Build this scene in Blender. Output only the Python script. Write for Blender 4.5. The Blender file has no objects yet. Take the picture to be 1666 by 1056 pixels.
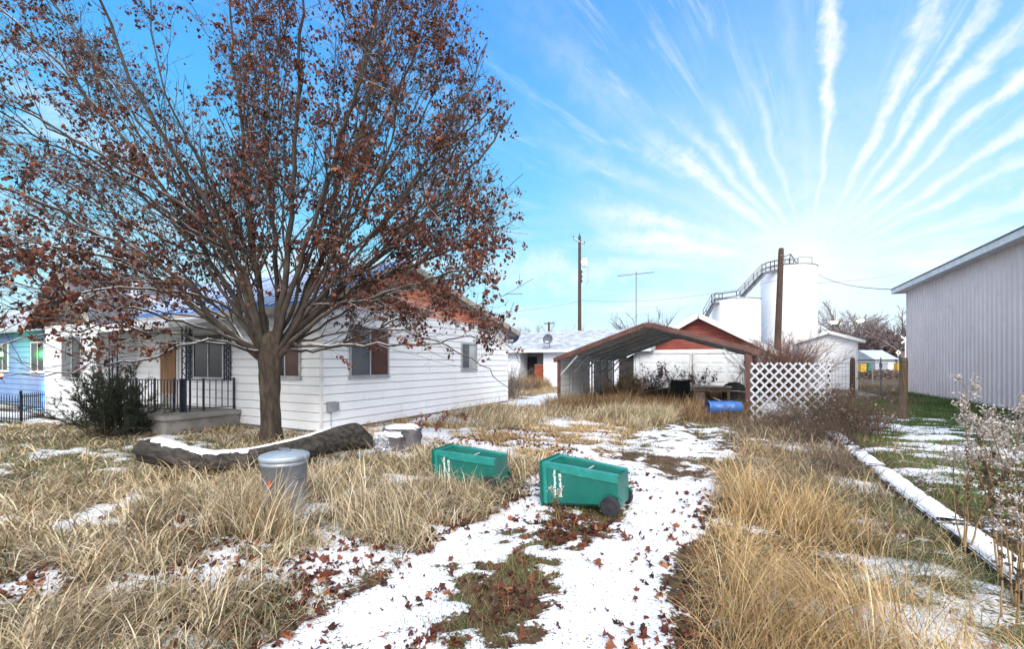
import bpy, bmesh, math, random
import numpy as np
from mathutils import Vector, Matrix

# ------------------------------------------------------------------ camera
S = bpy.context.scene
COL = S.collection
FPX, W0, CX, HY, CAMH = 727.0, 1666.0, 833.0, 590.0, 1.7
YAW = math.atan2(367.0, 727.0)
FW = np.array([-math.sin(YAW), math.cos(YAW), 0.0])
RT = np.array([math.cos(YAW), math.sin(YAW), 0.0])
UP = np.array([0, 0, 1.0])
cam = bpy.data.objects.new('camera', bpy.data.cameras.new('camera'))
COL.objects.link(cam)
cam.location = (0, 0, CAMH)
cam.rotation_euler = (math.pi / 2, 0, YAW)
cam.data.sensor_width = 36.0
cam.data.lens = FPX / W0 * 36.0
cam.data.shift_y = (HY - 528.0) / W0
cam.data.clip_start = 0.05
cam.data.clip_end = 5000
S.camera = cam

S.view_settings.view_transform = 'Standard'
S.view_settings.look = 'None'
S.view_settings.exposure = 1.68
S.view_settings.gamma = 1.0
SUN_EL, SUN_AZ = math.radians(38), math.radians(150)     # azimuth clockwise from +Y


def at(px, py, d):
    """world point seen at a photo pixel, d metres ahead of the camera"""
    return np.array([0, 0, CAMH]) + FW * d + RT * ((px - CX) / FPX * d) + UP * ((HY - py) / FPX * d)


def raydir(px, py):
    v = FW * FPX + RT * (px - CX) + UP * (HY - py)
    return v / np.linalg.norm(v)


# ------------------------------------------------------------------ sky
world = bpy.data.worlds.new('World')
S.world = world
world.use_nodes = True


class NT:
    def __init__(s, tree):
        s.t = tree; s.n = tree.nodes; s.l = tree.links

    def new(s, typ, **kw):
        n = s.n.new(typ)
        for k, v in kw.items():
            setattr(n, k, v)
        return n

    def sock(s, inp, v):
        if hasattr(v, 'is_output'):
            s.l.new(v, inp)
        elif v is not None:
            inp.default_value = v

    def math(s, op, a, b=None, c=None, clamp=False):
        n = s.new('ShaderNodeMath', operation=op, use_clamp=clamp)
        s.sock(n.inputs[0], a); s.sock(n.inputs[1], b)
        if c is not None: s.sock(n.inputs[2], c)
        return n.outputs[0]

    def dot(s, a, v):
        n = s.new('ShaderNodeVectorMath', operation='DOT_PRODUCT')
        s.l.new(a, n.inputs[0]); n.inputs[1].default_value = tuple(v)
        return n.outputs['Value']

    def smooth(s, v, a, b, lo=0.0, hi=1.0):
        n = s.new('ShaderNodeMapRange', interpolation_type='SMOOTHSTEP')
        s.sock(n.inputs['Value'], v)
        n.inputs['From Min'].default_value = a; n.inputs['From Max'].default_value = b
        n.inputs['To Min'].default_value = lo; n.inputs['To Max'].default_value = hi
        return n.outputs['Result']

    def mix(s, f, a, b, blend='MIX'):
        n = s.new('ShaderNodeMix', data_type='RGBA', blend_type=blend)
        s.sock(n.inputs[0], f); s.sock(n.inputs[6], a); s.sock(n.inputs[7], b)
        return n.outputs[2]

    def noise(s, vec, scale, detail=3.0, rough=0.55, dim='3D', dist=0.0):
        n = s.new('ShaderNodeTexNoise', noise_dimensions=dim)
        if vec is not None: s.l.new(vec, n.inputs['Vector'])
        n.inputs['Scale'].default_value = scale
        n.inputs['Detail'].default_value = detail
        n.inputs['Roughness'].default_value = rough
        n.inputs['Distortion'].default_value = dist
        return n.outputs['Fac']

    def ramp(s, f, stops, interp='LINEAR'):
        n = s.new('ShaderNodeValToRGB')
        cr = n.color_ramp; cr.interpolation = interp
        while len(cr.elements) > 1: cr.elements.remove(cr.elements[0])
        cr.elements[0].position = stops[0][0]; cr.elements[0].color = (*stops[0][1], 1)
        for p, c in stops[1:]:
            e = cr.elements.new(p); e.color = (*c, 1)
        s.sock(n.inputs[0], f)
        return n.outputs[0]


def build_sky():
    nt = NT(world.node_tree)
    nt.n.clear()
    out = nt.new('ShaderNodeOutputWorld'); bg = nt.new('ShaderNodeBackground')
    nt.l.new(bg.outputs[0], out.inputs[0])
    tc = nt.new('ShaderNodeTexCoord'); D = tc.outputs['Generated']
    sky = nt.new('ShaderNodeTexSky', sky_type='NISHITA')
    sky.sun_disc = False; sky.sun_elevation = SUN_EL; sky.sun_rotation = SUN_AZ
    sky.air_density = 1.0; sky.dust_density = 0.6; sky.ozone_density = 2.0
    # blue of the clear sky by height above the horizon (Nishita blended with the tint of the day)
    el = nt.dot(D, (0, 0, 1))
    k = 10.0
    def c(r, g, b): return (r, g, b)
    grad = nt.ramp(el, [(0.0, c(.25, .33, .36)), (.12, c(.155, .295, .36)), (.22, c(.085, .258, .36)),
                        (.38, c(.042, .198, .358)), (.60, c(.022, .132, .348)), (.78, c(.018, .112, .33)), (1.0, c(.02, .11, .31))])
    gk = nt.new('ShaderNodeVectorMath', operation='SCALE'); nt.l.new(grad, gk.inputs[0]); gk.inputs['Scale'].default_value = k
    base = nt.mix(0.94, sky.outputs[0], gk.outputs[0])
    # cirrus streaks that run along one direction of the high air and meet at a vanishing point
    A = raydir(1318, 432)
    N = UP - A * A[2]; N /= np.linalg.norm(N)
    B = np.cross(A, N)
    if np.dot(B, RT) < 0: B = -B
    a, b, n = nt.dot(D, A), nt.dot(D, B), nt.dot(D, N)
    theta = nt.math('ARCCOSINE', nt.math('MINIMUM', nt.math('MAXIMUM', a, -.9999), .9999))
    comb = nt.new('ShaderNodeCombineXYZ')
    phi0 = nt.math('ARCTAN2', b, n)
    nt.l.new(phi0, comb.inputs[0]); nt.l.new(theta, comb.inputs[1])
    P = comb.outputs[0]
    wob = nt.math('SUBTRACT', nt.noise(D, 3.0, 3, .55), .5)
    wob2 = nt.math('SUBTRACT', nt.noise(D, 24.0, 4, .62), .5)
    phi = nt.math('ADD', phi0, nt.math('ADD', nt.math('MULTIPLY', wob, .26), nt.math('MULTIPLY', wob2, .075)))
    def phi_of(px, py):
        v = raydir(px, py); return math.atan2(v @ B, v @ N)
    def th_of(px, py):
        return math.acos(raydir(px, py) @ A)
    # (far pixel, strength, half-width in radians, theta start of the streak, theta end)
    streaks = [((960, 145), .78, .055, .03, .42), ((1060, 140), .42, .035, .12, .40), ((1150, 160), .74, .040, .03, .34),
               ((1205, 60), .30, .022, .05, .40), ((1300, 40), .14, .03, .1, .6), ((1362, 20), .80, .023, .10, .60),
               ((1500, 40), .70, .034, .12, .62), ((1600, 0), .62, .022, .18, .9), ((1655, 30), .88, .036, .08, .9),
               ((1655, 130), .66, .030, .13, .8), ((1660, 215), .62, .028, .1, .8), ((1660, 265), .70, .03, .06, .8),
               ((1660, 335), .62, .05, .04, .8), ((900, 315), .64, .07, .05, .46), ((980, 385), .70, .09, .04, .42),
               ((880, 60), .16, .06, .3, .8), ((870, 210), .22, .05, .3, .6), ((820, 425), .46, .07, .08, .7), ((1660, 410), .7, .12, .03, .8)]
    total = None
    mapn = nt.new('ShaderNodeMapping'); nt.l.new(P, mapn.inputs[0]); mapn.inputs['Scale'].default_value = (26, 5, 1)
    fib = nt.noise(mapn.outputs[0], 1.0, 6, .66, dist=.6)
    mapm = nt.new('ShaderNodeMapping'); nt.l.new(P, mapm.inputs[0]); mapm.inputs['Scale'].default_value = (7, 3.2, 1)
    mid = nt.noise(mapm.outputs[0], 1.0, 5, .6, dist=.4)
    rag = nt.noise(D, 13, 6, .68, dist=.8)
    for (px, py), st, hw, t0, t1 in streaks:
        hw = hw * 1.0; st = min(.97, st * 1.2)
        dphi = nt.math('ABSOLUTE', nt.math('SUBTRACT', phi, phi_of(px, py)))
        # broken edges
        dphi = nt.math('ADD', dphi, nt.math('MULTIPLY', nt.math('SUBTRACT', rag, .5), hw * 4.2))
        prof = nt.smooth(dphi, hw * 2.0, hw * -.3)
        along = nt.math('MULTIPLY', nt.smooth(theta, .03, max(t0 + .05, .19)), nt.smooth(theta, t1 * 1.15, t1 * .62))
        v = nt.math('MULTIPLY', nt.math('MULTIPLY', prof, along), st)
        total = v if total is None else nt.math('MAXIMUM', total, v)
    total = nt.math('MULTIPLY', total, nt.smooth(mid, .25, .62, .30, 1.15))
    total = nt.math('MULTIPLY', total, nt.smooth(nt.noise(D, 34, 5, .68), .22, .60, .55, 1.08))
    # soft veil of thin cloud, stronger low down and round the vanishing point
    veil = nt.math('MULTIPLY', nt.math('MULTIPLY', nt.smooth(fib, .40, .75), nt.smooth(mid, .42, .68, 0, .46)), nt.smooth(theta, .08, .40))
    mapl = nt.new('ShaderNodeMapping'); nt.l.new(D, mapl.inputs[0]); mapl.inputs['Scale'].default_value = (2.2, 2.2, 17)
    low = nt.math('MULTIPLY', nt.smooth(nt.noise(mapl.outputs[0], 1.3, 5, .55), .44, .68), nt.smooth(el, .36, .14, 0, .62))
    glow = nt.math('MULTIPLY', nt.math('EXPONENT', nt.math('MULTIPLY', nt.math('POWER', theta, 1.15), -4.6)), nt.math('ADD', .40, nt.math('MULTIPLY', rag, .95)))
    cl = nt.math('MAXIMUM', total, veil)
    cl = nt.math('MAXIMUM', cl, low)
    one = nt.math('SUBTRACT', 1.0, nt.math('MULTIPLY', nt.math('SUBTRACT', 1.0, cl, clamp=True), nt.math('SUBTRACT', 1.0, glow, clamp=True)), clamp=True)
    col = nt.mix(one, base, (3.35, 3.5, 3.6, 1))
    # added unseen cloud bank behind the camera, brightens the scene from the front
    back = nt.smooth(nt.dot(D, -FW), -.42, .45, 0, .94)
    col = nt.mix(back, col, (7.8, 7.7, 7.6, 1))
    # dull ground below the horizon
    col = nt.mix(nt.smooth(el, -.02, -.08), col, (2.5, 2.6, 2.6, 1))
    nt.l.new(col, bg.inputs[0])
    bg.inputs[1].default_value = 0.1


build_sky()

sun = bpy.data.objects.new('sun', bpy.data.lights.new('sun', 'SUN'))
COL.objects.link(sun)
sun.data.energy = 0.9
sun.data.angle = math.radians(25)
sun.data.color = (1.0, .93, .83)
sdir = Vector((math.sin(SUN_AZ) * math.cos(SUN_EL), math.cos(SUN_AZ) * math.cos(SUN_EL), math.sin(SUN_EL)))
sun.rotation_euler = sdir.to_track_quat('Z', 'Y').to_euler()
sun.location = (20, -20, 30)

# ------------------------------------------------------------------ helpers
rnd = random.Random(7)
rng = np.random.default_rng(11)


def fbm(x, y, scale, octs=3, seed=0):
    """smooth value noise 0..1 on arrays"""
    x = np.asarray(x, float) * scale; y = np.asarray(y, float) * scale
    tot = 0; amp = 1; s = 0
    for o in range(octs):
        r = np.random.default_rng(1000 + seed * 17 + o).random((256, 256))
        xi = np.floor(x).astype(int); yi = np.floor(y).astype(int)
        fx = x - xi; fy = y - yi
        fx = fx * fx * (3 - 2 * fx); fy = fy * fy * (3 - 2 * fy)
        v = (r[xi % 256, yi % 256] * (1 - fx) + r[(xi + 1) % 256, yi % 256] * fx) * (1 - fy) + \
            (r[xi % 256, (yi + 1) % 256] * (1 - fx) + r[(xi + 1) % 256, (yi + 1) % 256] * fx) * fy
        tot = tot + amp * v; s += amp
        x = x * 2.03 + 5.3; y = y * 2.03 + 9.1; amp *= .5
    return tot / s


def sstep(a, b, x):
    t = np.clip((np.asarray(x, float) - a) / (b - a), 0, 1)
    return t * t * (3 - 2 * t)


def ground_z(x, y):
    x = np.asarray(x, float); y = np.asarray(y, float)
    near = sstep(40, 20, np.hypot(x, y))
    z = -.22 * sstep(-12, -20, x) + (.05 * (fbm(x, y, .6, 2, 3) - .5) + .035 * (fbm(x, y, 2.6, 2, 4) - .5)) * near
    z = z - .03 * near * (sstep(.42, .1, np.abs(x + 2.05)) + sstep(.42, .1, np.abs(x + .8))) * sstep(.0, 1., y)
    z = z + .07 * sstep(2.0, 2.4, x) * sstep(16, 8, y)
    return z


def resample(pts, k):
    P = np.array(pts, float); out = []
    m = len(P) - 1; ext = np.vstack([2 * P[0] - P[1], P, 2 * P[-1] - P[-2]])
    for s in np.linspace(0, m - 1e-6, k):
        i = int(s); u = s - i; a, b, c, d = ext[i], ext[i + 1], ext[i + 2], ext[i + 3]
        out.append(.5 * ((2 * b) + (c - a) * u + (2 * a - 5 * b + 4 * c - d) * u * u + (3 * b - a - 3 * c + d) * u ** 3))
    return np.array(out)


def gz(x, y):
    return float(ground_z(np.array([x]), np.array([y]))[0])


class MB:
    def __init__(s):
        s.v = []; s.f = []; s.c = []

    def add(s, verts, faces, col=None):
        o = len(s.v)
        s.v.extend([tuple(map(float, p)) for p in verts])
        s.f.extend([tuple(i + o for i in f) for f in faces])
        if col is not None:
            s.c.extend([col] * len(verts))
        return s

    def box(s, lo, hi):
        (a, b, c), (d, e, f) = lo, hi
        return s.add([(a, b, c), (d, b, c), (d, e, c), (a, e, c), (a, b, f), (d, b, f), (d, e, f), (a, e, f)],
                     [(0, 3, 2, 1), (4, 5, 6, 7), (0, 1, 5, 4), (1, 2, 6, 5), (2, 3, 7, 6), (3, 0, 4, 7)])

    def cbox(s, c, size, rz=0.0, R=None):
        hx, hy, hz = size[0] / 2, size[1] / 2, size[2] / 2
        M = R if R is not None else Matrix.Rotation(rz, 3, 'Z')
        pts = [Vector((x, y, z)) for z in (-hz, hz) for x, y in ((-hx, -hy), (hx, -hy), (hx, hy), (-hx, hy))]
        pts = [M @ p + Vector(c) for p in pts]
        return s.add(pts, [(0, 3, 2, 1), (4, 5, 6, 7), (0, 1, 5, 4), (1, 2, 6, 5), (2, 3, 7, 6), (3, 0, 4, 7)])

    def bar(s, p, q, w, h=None, up=(0, 0, 1)):
        """rectangular bar from p to q, w across, h along up"""
        h = w if h is None else h
        p = Vector(p); q = Vector(q); d = (q - p).normalized(); u = Vector(up)
        x = d.cross(u)
        if x.length < 1e-4: x = d.cross(Vector((1, 0, 0)))
        x.normalize(); u = x.cross(d).normalized()
        pts = [e + x * a * w / 2 + u * b * h / 2 for e in (p, q) for a, b in ((-1, -1), (1, -1), (1, 1), (-1, 1))]
        return s.add(pts, [(0, 1, 2, 3), (7, 6, 5, 4), (0, 4, 5, 1), (1, 5, 6, 2), (2, 6, 7, 3), (3, 7, 4, 0)])

    def tube(s, pts, rad, n=6, cap=True, col=None):
        pts = [Vector(p) for p in pts]
        if not hasattr(rad, '__len__'): rad = [rad] * len(pts)
        vs = []; fs = []
        t = (pts[1] - pts[0]).normalized()
        x = t.cross(Vector((0, 0, 1)))
        if x.length < .05: x = t.cross(Vector((1, 0, 0)))
        x.normalize()
        for i, p in enumerate(pts):
            if i == 0: t = pts[1] - pts[0]
            elif i == len(pts) - 1: t = pts[i] - pts[i - 1]
            else: t = pts[i + 1] - pts[i - 1]
            t = t.normalized()
            x = (x - t * x.dot(t))
            if x.length < 1e-5: x = t.orthogonal()
            x.normalize(); y = t.cross(x)
            for k in range(n):
                a = 2 * math.pi * k / n
                vs.append(p + (x * math.cos(a) + y * math.sin(a)) * rad[i])
        for i in range(len(pts) - 1):
            for k in range(n):
                k2 = (k + 1) % n
                fs.append((i * n + k, i * n + k2, (i + 1) * n + k2, (i + 1) * n + k))
        if cap:
            fs.append(tuple(range(n - 1, -1, -1))); m = (len(pts) - 1) * n
            fs.append(tuple(range(m, m + n)))
        return s.add(vs, fs, col)

    def lathe(s, prof, c=(0, 0, 0), n=24, R=None, cap=True):
        """profile of (r, z) turned about local z"""
        M = R if R is not None else Matrix.Identity(3)
        vs = []; fs = []
        for r, z in prof:
            for k in range(n):
                a = 2 * math.pi * k / n
                vs.append(M @ Vector((r * math.cos(a), r * math.sin(a), z)) + Vector(c))
        for i in range(len(prof) - 1):
            for k in range(n):
                k2 = (k + 1) % n
                fs.append((i * n + k, i * n + k2, (i + 1) * n + k2, (i + 1) * n + k))
        if cap:
            fs.append(tuple(range(n - 1, -1, -1))); m = (len(prof) - 1) * n
            fs.append(tuple(range(m, m + n)))
        return s.add(vs, fs)

    def quad(s, a, b, c, d):
        return s.add([a, b, c, d], [(0, 1, 2, 3)])

    def prism(s, poly, vec):
        """closed solid: polygon (3d points) pushed along vec"""
        n = len(poly); v = Vector(vec)
        pts = [Vector(p) for p in poly]; pts += [p + v for p in pts]
        fs = [tuple(range(n - 1, -1, -1)), tuple(range(n, 2 * n))]
        fs += [(i, (i + 1) % n, n + (i + 1) % n, n + i) for i in range(n)]
        return s.add(pts, fs)


def obj(name, mb, mat, parent=None, smooth=False, local=False, bevel=0):
    me = bpy.data.meshes.new(name)
    off = np.zeros(3)
    if parent is not None and not local:
        p = parent
        while p is not None:
            off += np.array(p.location); p = p.parent
    v = [tuple(np.array(p) - off) for p in mb.v] if np.any(off) else mb.v
    me.from_pydata(v, [], mb.f)
    if mb.c:
        at_ = me.attributes.new('Col', 'FLOAT_COLOR', 'POINT')
        at_.data.foreach_set('color', np.array([(*c, 1) for c in mb.c], np.float32).ravel())
    bm = bmesh.new(); bm.from_mesh(me); bmesh.ops.recalc_face_normals(bm, faces=bm.faces)
    if bevel:
        ed = [e for e in bm.edges if len(e.link_faces) == 2 and e.calc_face_angle(0) > .6]
        bmesh.ops.bevel(bm, geom=ed, offset=bevel, segments=2, affect='EDGES', clamp_overlap=True)
    bm.to_mesh(me); bm.free()
    if smooth:
        me.polygons.foreach_set('use_smooth', [True] * len(me.polygons))
    me.materials.append(mat)
    o = bpy.data.objects.new(name, me)
    COL.objects.link(o)
    o.parent = parent
    return o


def raw(name, verts, faces_flat, nper, mat, cols=None, parent=None, smooth=False, tris=None):
    """fast mesh from numpy: every face has nper corners"""
    me = bpy.data.meshes.new(name)
    off = np.array(parent.location) if parent is not None else np.zeros(3)
    verts = np.asarray(verts, np.float32) - off.astype(np.float32)
    me.vertices.add(len(verts)); me.vertices.foreach_set('co', verts.ravel())
    nf = len(faces_flat) // nper
    me.loops.add(len(faces_flat)); me.loops.foreach_set('vertex_index', np.asarray(faces_flat, np.int32))
    me.polygons.add(nf)
    me.polygons.foreach_set('loop_start', np.arange(0, nf * nper, nper, dtype=np.int32))
    me.polygons.foreach_set('loop_total', np.full(nf, nper, np.int32))
    if smooth: me.polygons.foreach_set('use_smooth', np.ones(nf, bool))
    me.update(calc_edges=True)
    if cols is not None:
        a = me.attributes.new('Col', 'FLOAT_COLOR', 'POINT')
        c = np.ones((len(verts), 4), np.float32); c[:, :3] = cols
        a.data.foreach_set('color', c.ravel())
    me.materials.append(mat)
    o = bpy.data.objects.new(name, me); COL.objects.link(o); o.parent = parent
    return o


def tag(o, label=None, cat=None, group=None, kind=None):
    if label: o['label'] = label
    if cat: o['category'] = cat
    if group: o['group'] = group
    if kind: o['kind'] = kind
    return o


def thing(name, label, cat, loc=(0, 0, 0), group=None):
    o = bpy.data.objects.new(name, None); COL.objects.link(o)
    o.location = loc; o.empty_display_size = .2
    return tag(o, label, cat, group)


# ------------------------------------------------------------------ materials
def pm(name, c1, c2=None, scale=6.0, rough=.7, metal=0.0, bump=0.0, stretch=(1, 1, 1), detail=4, lo=.35, hi=.65, c3=None, scale3=30., amt3=.5,
       snow=None, spec=.3, bscale=None):
    """noise-mottled material; snow = (normal z from, to, noise scale, cover) lays snow on up-facing sides"""
    m = bpy.data.materials.new(name); m.use_nodes = True
    nt = NT(m.node_tree); bs = nt.n['Principled BSDF']
    tc = nt.new('ShaderNodeTexCoord'); mp = nt.new('ShaderNodeMapping')
    nt.l.new(tc.outputs['Object'], mp.inputs[0]); mp.inputs['Scale'].default_value = stretch
    V = mp.outputs[0]
    f = nt.smooth(nt.noise(V, scale, detail), lo, hi)
    col = nt.mix(f, (*c1, 1), (*(c2 or c1), 1))
    if c3:
        col = nt.mix(nt.math('MULTIPLY', nt.smooth(nt.noise(V, scale3, 4), .55, .72), amt3), col, (*c3, 1))
    r = rough
    if snow:
        ge = nt.new('ShaderNodeNewGeometry')
        nz = nt.dot(ge.outputs['Normal'], (0, 0, 1))
        k = nt.math('MULTIPLY', nt.smooth(nz, snow[0], snow[1]), nt.smooth(nt.noise(tc.outputs['Object'], snow[2], 4), 1 - snow[3] - .07, 1 - snow[3] + .07))
        col = nt.mix(k, col, (.76, .78, .81, 1))
        r = nt.math('ADD', nt.math('MULTIPLY', k, .9 - rough), rough)
    nt.sock(bs.inputs['Base Color'], col)
    nt.sock(bs.inputs['Roughness'], r)
    bs.inputs['Metallic'].default_value = metal
    bs.inputs['Specular IOR Level'].default_value = spec
    if bump:
        b = nt.new('ShaderNodeBump'); b.inputs['Strength'].default_value = bump; b.inputs['Distance'].default_value = .02
        nt.l.new(nt.noise(V, bscale or scale * 3, 5), b.inputs['Height']); nt.l.new(b.outputs[0], bs.inputs['Normal'])
    return m


def vm(name, rough=.8, trans=.0, gain=1.0):
    """material that takes each blade's or leaf's own colour from the mesh"""
    m = bpy.data.materials.new(name); m.use_nodes = True
    nt = NT(m.node_tree); bs = nt.n['Principled BSDF']
    a = nt.new('ShaderNodeAttribute', attribute_name='Col')
    nt.l.new(a.outputs['Color'], bs.inputs['Base Color'])
    bs.inputs['Roughness'].default_value = rough
    bs.inputs['Specular IOR Level'].default_value = .2
    if trans:
        out = nt.n['Material Output']; tr = nt.new('ShaderNodeBsdfTranslucent'); mx = nt.new('ShaderNodeMixShader')
        nt.l.new(a.outputs['Color'], tr.inputs[0]); mx.inputs[0].default_value = trans
        nt.l.new(bs.outputs[0], mx.inputs[1]); nt.l.new(tr.outputs[0], mx.inputs[2]); nt.l.new(mx.outputs[0], out.inputs[0])
    return m


def glow(name, c, s):
    m = bpy.data.materials.new(name); m.use_nodes = True
    b = m.node_tree.nodes['Principled BSDF']
    b.inputs['Base Color'].default_value = (*c, 1); b.inputs['Emission Color'].default_value = (*c, 1)
    b.inputs['Emission Strength'].default_value = s
    return m


def glass(name, c, rough=.08):
    m = pm(name, c, tuple(x * 1.6 for x in c), 1.5, rough, spec=.22)
    return m


M = {}
M['siding'] = pm('white_lap_siding', (.80, .815, .85), (.74, .76, .80), .9, .55, bump=.05, c3=(.50, .49, .47), scale3=4, amt3=.22, stretch=(1, 1, .5))
M['siding_old'] = pm('flaking_white_boards', (.76, .79, .84), (.68, .71, .76), 2.5, .7, bump=.2, c3=(.42, .40, .38), scale3=14, amt3=.4)
M['red_gable'] = pm('faded_red_boards', (.56, .19, .115), (.68, .30, .20), 1.6, .8, bump=.25, c3=(.24, .09, .06), scale3=7, stretch=(.4, .4, 3))
M['red_garage'] = pm('dark_red_boards', (.22, .05, .042), (.29, .085, .065), 1.6, .75, bump=.2, c3=(.42, .26, .17), scale3=3, stretch=(.5, .5, 3), amt3=.35)
M['grey_gable'] = pm('grey_brown_shingle', (.075, .062, .055), (.11, .094, .083), 5, .9, bump=.3)
M['blue_roof'] = pm('blue_metal_roof', (.13, .27, .55), (.20, .36, .64), 1.2, .45, .1, stretch=(1, .25, .25))
M['roof_snow'] = pm('thin_roof_snow', (.70, .74, .81), (.78, .80, .83), 4, .9, bump=.3)
M['trim'] = pm('painted_trim', (.70, .71, .72), (.60, .60, .61), 3, .6, bump=.1)
M['trim_tan'] = pm('weathered_tan_trim', (.27, .22, .18), (.36, .32, .28), 3, .7, bump=.1)
M['frame'] = pm('aluminium_frame', (.34, .35, .37), (.44, .45, .47), 5, .45, .3)
M['pane_dark'] = glass('dark_glass', (.016, .015, .019), .22)
M['pane_grey'] = glass('glass_over_grey_curtain', (.075, .08, .092), .3)
M['pane_brown'] = glass('glass_over_brown_blind', (.07, .036, .03), .35)
M['pane_pale'] = glass('glass_over_pale_curtain', (.30, .32, .33), .2)
M['plywood'] = pm('weathered_plywood', (.25, .135, .07), (.17, .10, .058), 2, .8, bump=.2, stretch=(6, 6, .7))
M['concrete'] = pm('old_concrete', (.20, .19, .185), (.28, .27, .26), 3, .9, bump=.3, c3=(.14, .13, .12), scale3=9)
M['concrete_snowy'] = pm('snowy_concrete', (.20, .19, .185), (.26, .25, .24), 3, .9, bump=.3, snow=(.6, .85, 9, .62))
M['kerb_timber'] = pm('dark_timber', (.030, .026, .024), (.060, .052, .046), 4, .9, bump=.5, stretch=(5, .6, 5), snow=(.7, .9, 7, .5))  # dark mottled edging boards with snow on the up-facing side
M['iron'] = pm('dark_blue_iron', (.025, .03, .06), (.05, .055, .085), 8, .5, .4)
M['black_iron'] = pm('black_iron', (.012, .012, .014), (.025, .025, .028), 8, .5, .4)
M['grey_box'] = pm('grey_enamel_box', (.22, .23, .25), (.28, .29, .31), 6, .5)
M['shingle'] = pm('snowy_grey_shingles', (.25, .275, .31), (.44, .475, .53), 2.2, .9, bump=.5, c3=(.17, .185, .21), scale3=15, amt3=.7, stretch=(1, 1.6, 1.6))
M['shingle_dark'] = pm('dark_grey_shingles', (.10, .10, .11), (.17, .17, .19), 5, .9, bump=.4, snow=(.3, .8, 1.2, .40))
M['dark_hole'] = pm('dark_interior', (.02, .019, .02), (.05, .045, .045), 2, .9)
M['grey_wall'] = pm('grey_plaster', (.24, .235, .24), (.30, .295, .30), 2, .9)
M['rust_panel'] = pm('rust_red_panel', (.34, .08, .035), (.26, .065, .035), 2.5, .75, bump=.1, c3=(.14, .06, .04), scale3=9)
M['blue_lit_siding'] = pm('siding_with_blue_light', (.15, .25, .47), (.12, .21, .43), .9, .6)  # blue lamp light on the neighbour's wall is put into this base colour
M['dish'] = pm('grey_dish_enamel', (.085, .095, .125), (.12, .13, .16), 3, .6)
M['carport_brown'] = pm('brown_painted_steel', (.10, .048, .042), (.14, .07, .06), 3, .5, .1, c3=(.20, .11, .08), scale3=12)
M['galv'] = pm('galvanised_steel', (.34, .36, .39), (.43, .45, .48), 5, .5, .2, c3=(.20, .17, .15), scale3=9, amt3=.4)
M['galv_sheet'] = pm('grey_ribbed_steel', (.54, .55, .57), (.63, .64, .66), 1.4, .55, .05, c3=(.28, .24, .21), scale3=6, amt3=.35)
M['lattice'] = pm('white_plastic_lattice', (.50, .525, .585), (.43, .455, .51), 3, .5, c3=(.40, .40, .38), scale3=10, amt3=.4)
M['tank'] = pm('white_tank_paint', (.80, .82, .86), (.76, .79, .84), .35, .5, c3=(.70, .66, .62), scale3=.9, amt3=.3, stretch=(1, 1, .18))
M['rust_steel'] = pm('grey_rusty_steel', (.10, .105, .13), (.16, .16, .19), 3, .6, .3, c3=(.16, .08, .05), scale3=4, amt3=.7)
M['pole'] = pm('creosoted_wood', (.055, .035, .028), (.09, .06, .048), 4, .9, bump=.5, stretch=(6, 6, .5))
M['post'] = pm('weathered_post', (.085, .058, .040), (.14, .10, .07), 4, .9, bump=.6, stretch=(6, 6, .6))
M['metal_wall'] = pm('lavender_grey_steel_siding', (.62, .555, .565), (.67, .605, .615), .6, .6, .0, c3=(.52, .47, .49), scale3=2.0, amt3=.4)
M['wire'] = pm('dark_wire', (.05, .05, .055), (.07, .07, .075), 8, .6, .4)
M['wire_grey'] = pm('grey_wire', (.24, .25, .27), (.30, .31, .33), 8, .5, .5)
M['cart'] = pm('teal_green_plastic', (.003, .108, .090), (.006, .128, .106), 3, .42, bump=.03, c3=(.02, .155, .13), scale3=16, amt3=.35, spec=.45)
M['cart_rim'] = pm('pale_scuffed_teal_plastic', (.008, .18, .16), (.014, .215, .19), 4, .38, c3=(.08, .34, .31), scale3=18, amt3=.5, spec=.5)
M['tyre'] = pm('black_rubber', (.016, .016, .022), (.030, .030, .038), 9, .75, bump=.1)
M['white_ink'] = pm('white_ink', (.82, .85, .86), (.74, .77, .78), 30, .6)
M['log'] = pm('charred_weathered_log', (.022, .020, .019), (.062, .056, .051), 3, .95, bump=1.0, stretch=(.8, 5, 5), c3=(.025, .022, .020), scale3=11)
M['log_end'] = pm('dark_log_end', (.030, .028, .031), (.06, .056, .059), 7, .95, bump=.7)
M['snow'] = pm('fresh_snow', (.74, .76, .80), (.79, .80, .82), 5, .85, bump=.35, bscale=22)
M['can'] = pm('galvanised_can', (.25, .28, .33), (.34, .37, .42), 4, .42, .45, c3=(.46, .48, .52), scale3=7, amt3=.4, stretch=(1, 1, .6))
M['can_lid'] = pm('galvanised_lid', (.30, .37, .44), (.38, .45, .52), 4, .42, .35, c3=(.16, .09, .06), scale3=4, amt3=.5)
M['orange'] = pm('orange_sticker', (.62, .12, .03), (.55, .10, .03), 10, .5)
M['stone'] = pm('grey_rough_stone', (.085, .08, .088), (.145, .138, .15), 5, .95, bump=.7)
M['bark'] = pm('brown_bark', (.034, .026, .022), (.068, .053, .043), 5, .95, bump=.9, stretch=(3, 3, .7), c3=(.135, .125, .06), scale3=2.2, amt3=.35)
M['branch'] = pm('bark_with_snow', (.040, .031, .027), (.070, .056, .048), 4, .95, snow=(.50, .85, 5, .55), c3=(.16, .14, .06), scale3=1.6, amt3=.3)
M['leaf'] = vm('dry_leaf', .75, .25)
M['grass'] = vm('dry_grass', .75, .22)
M['needle'] = vm('evergreen_needles', .7, .1)
M['twig'] = vm('bare_twigs', .9)
M['barrel'] = pm('blue_plastic_barrel', (.03, .125, .40), (.045, .16, .46), 3, .4, spec=.5)
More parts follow.
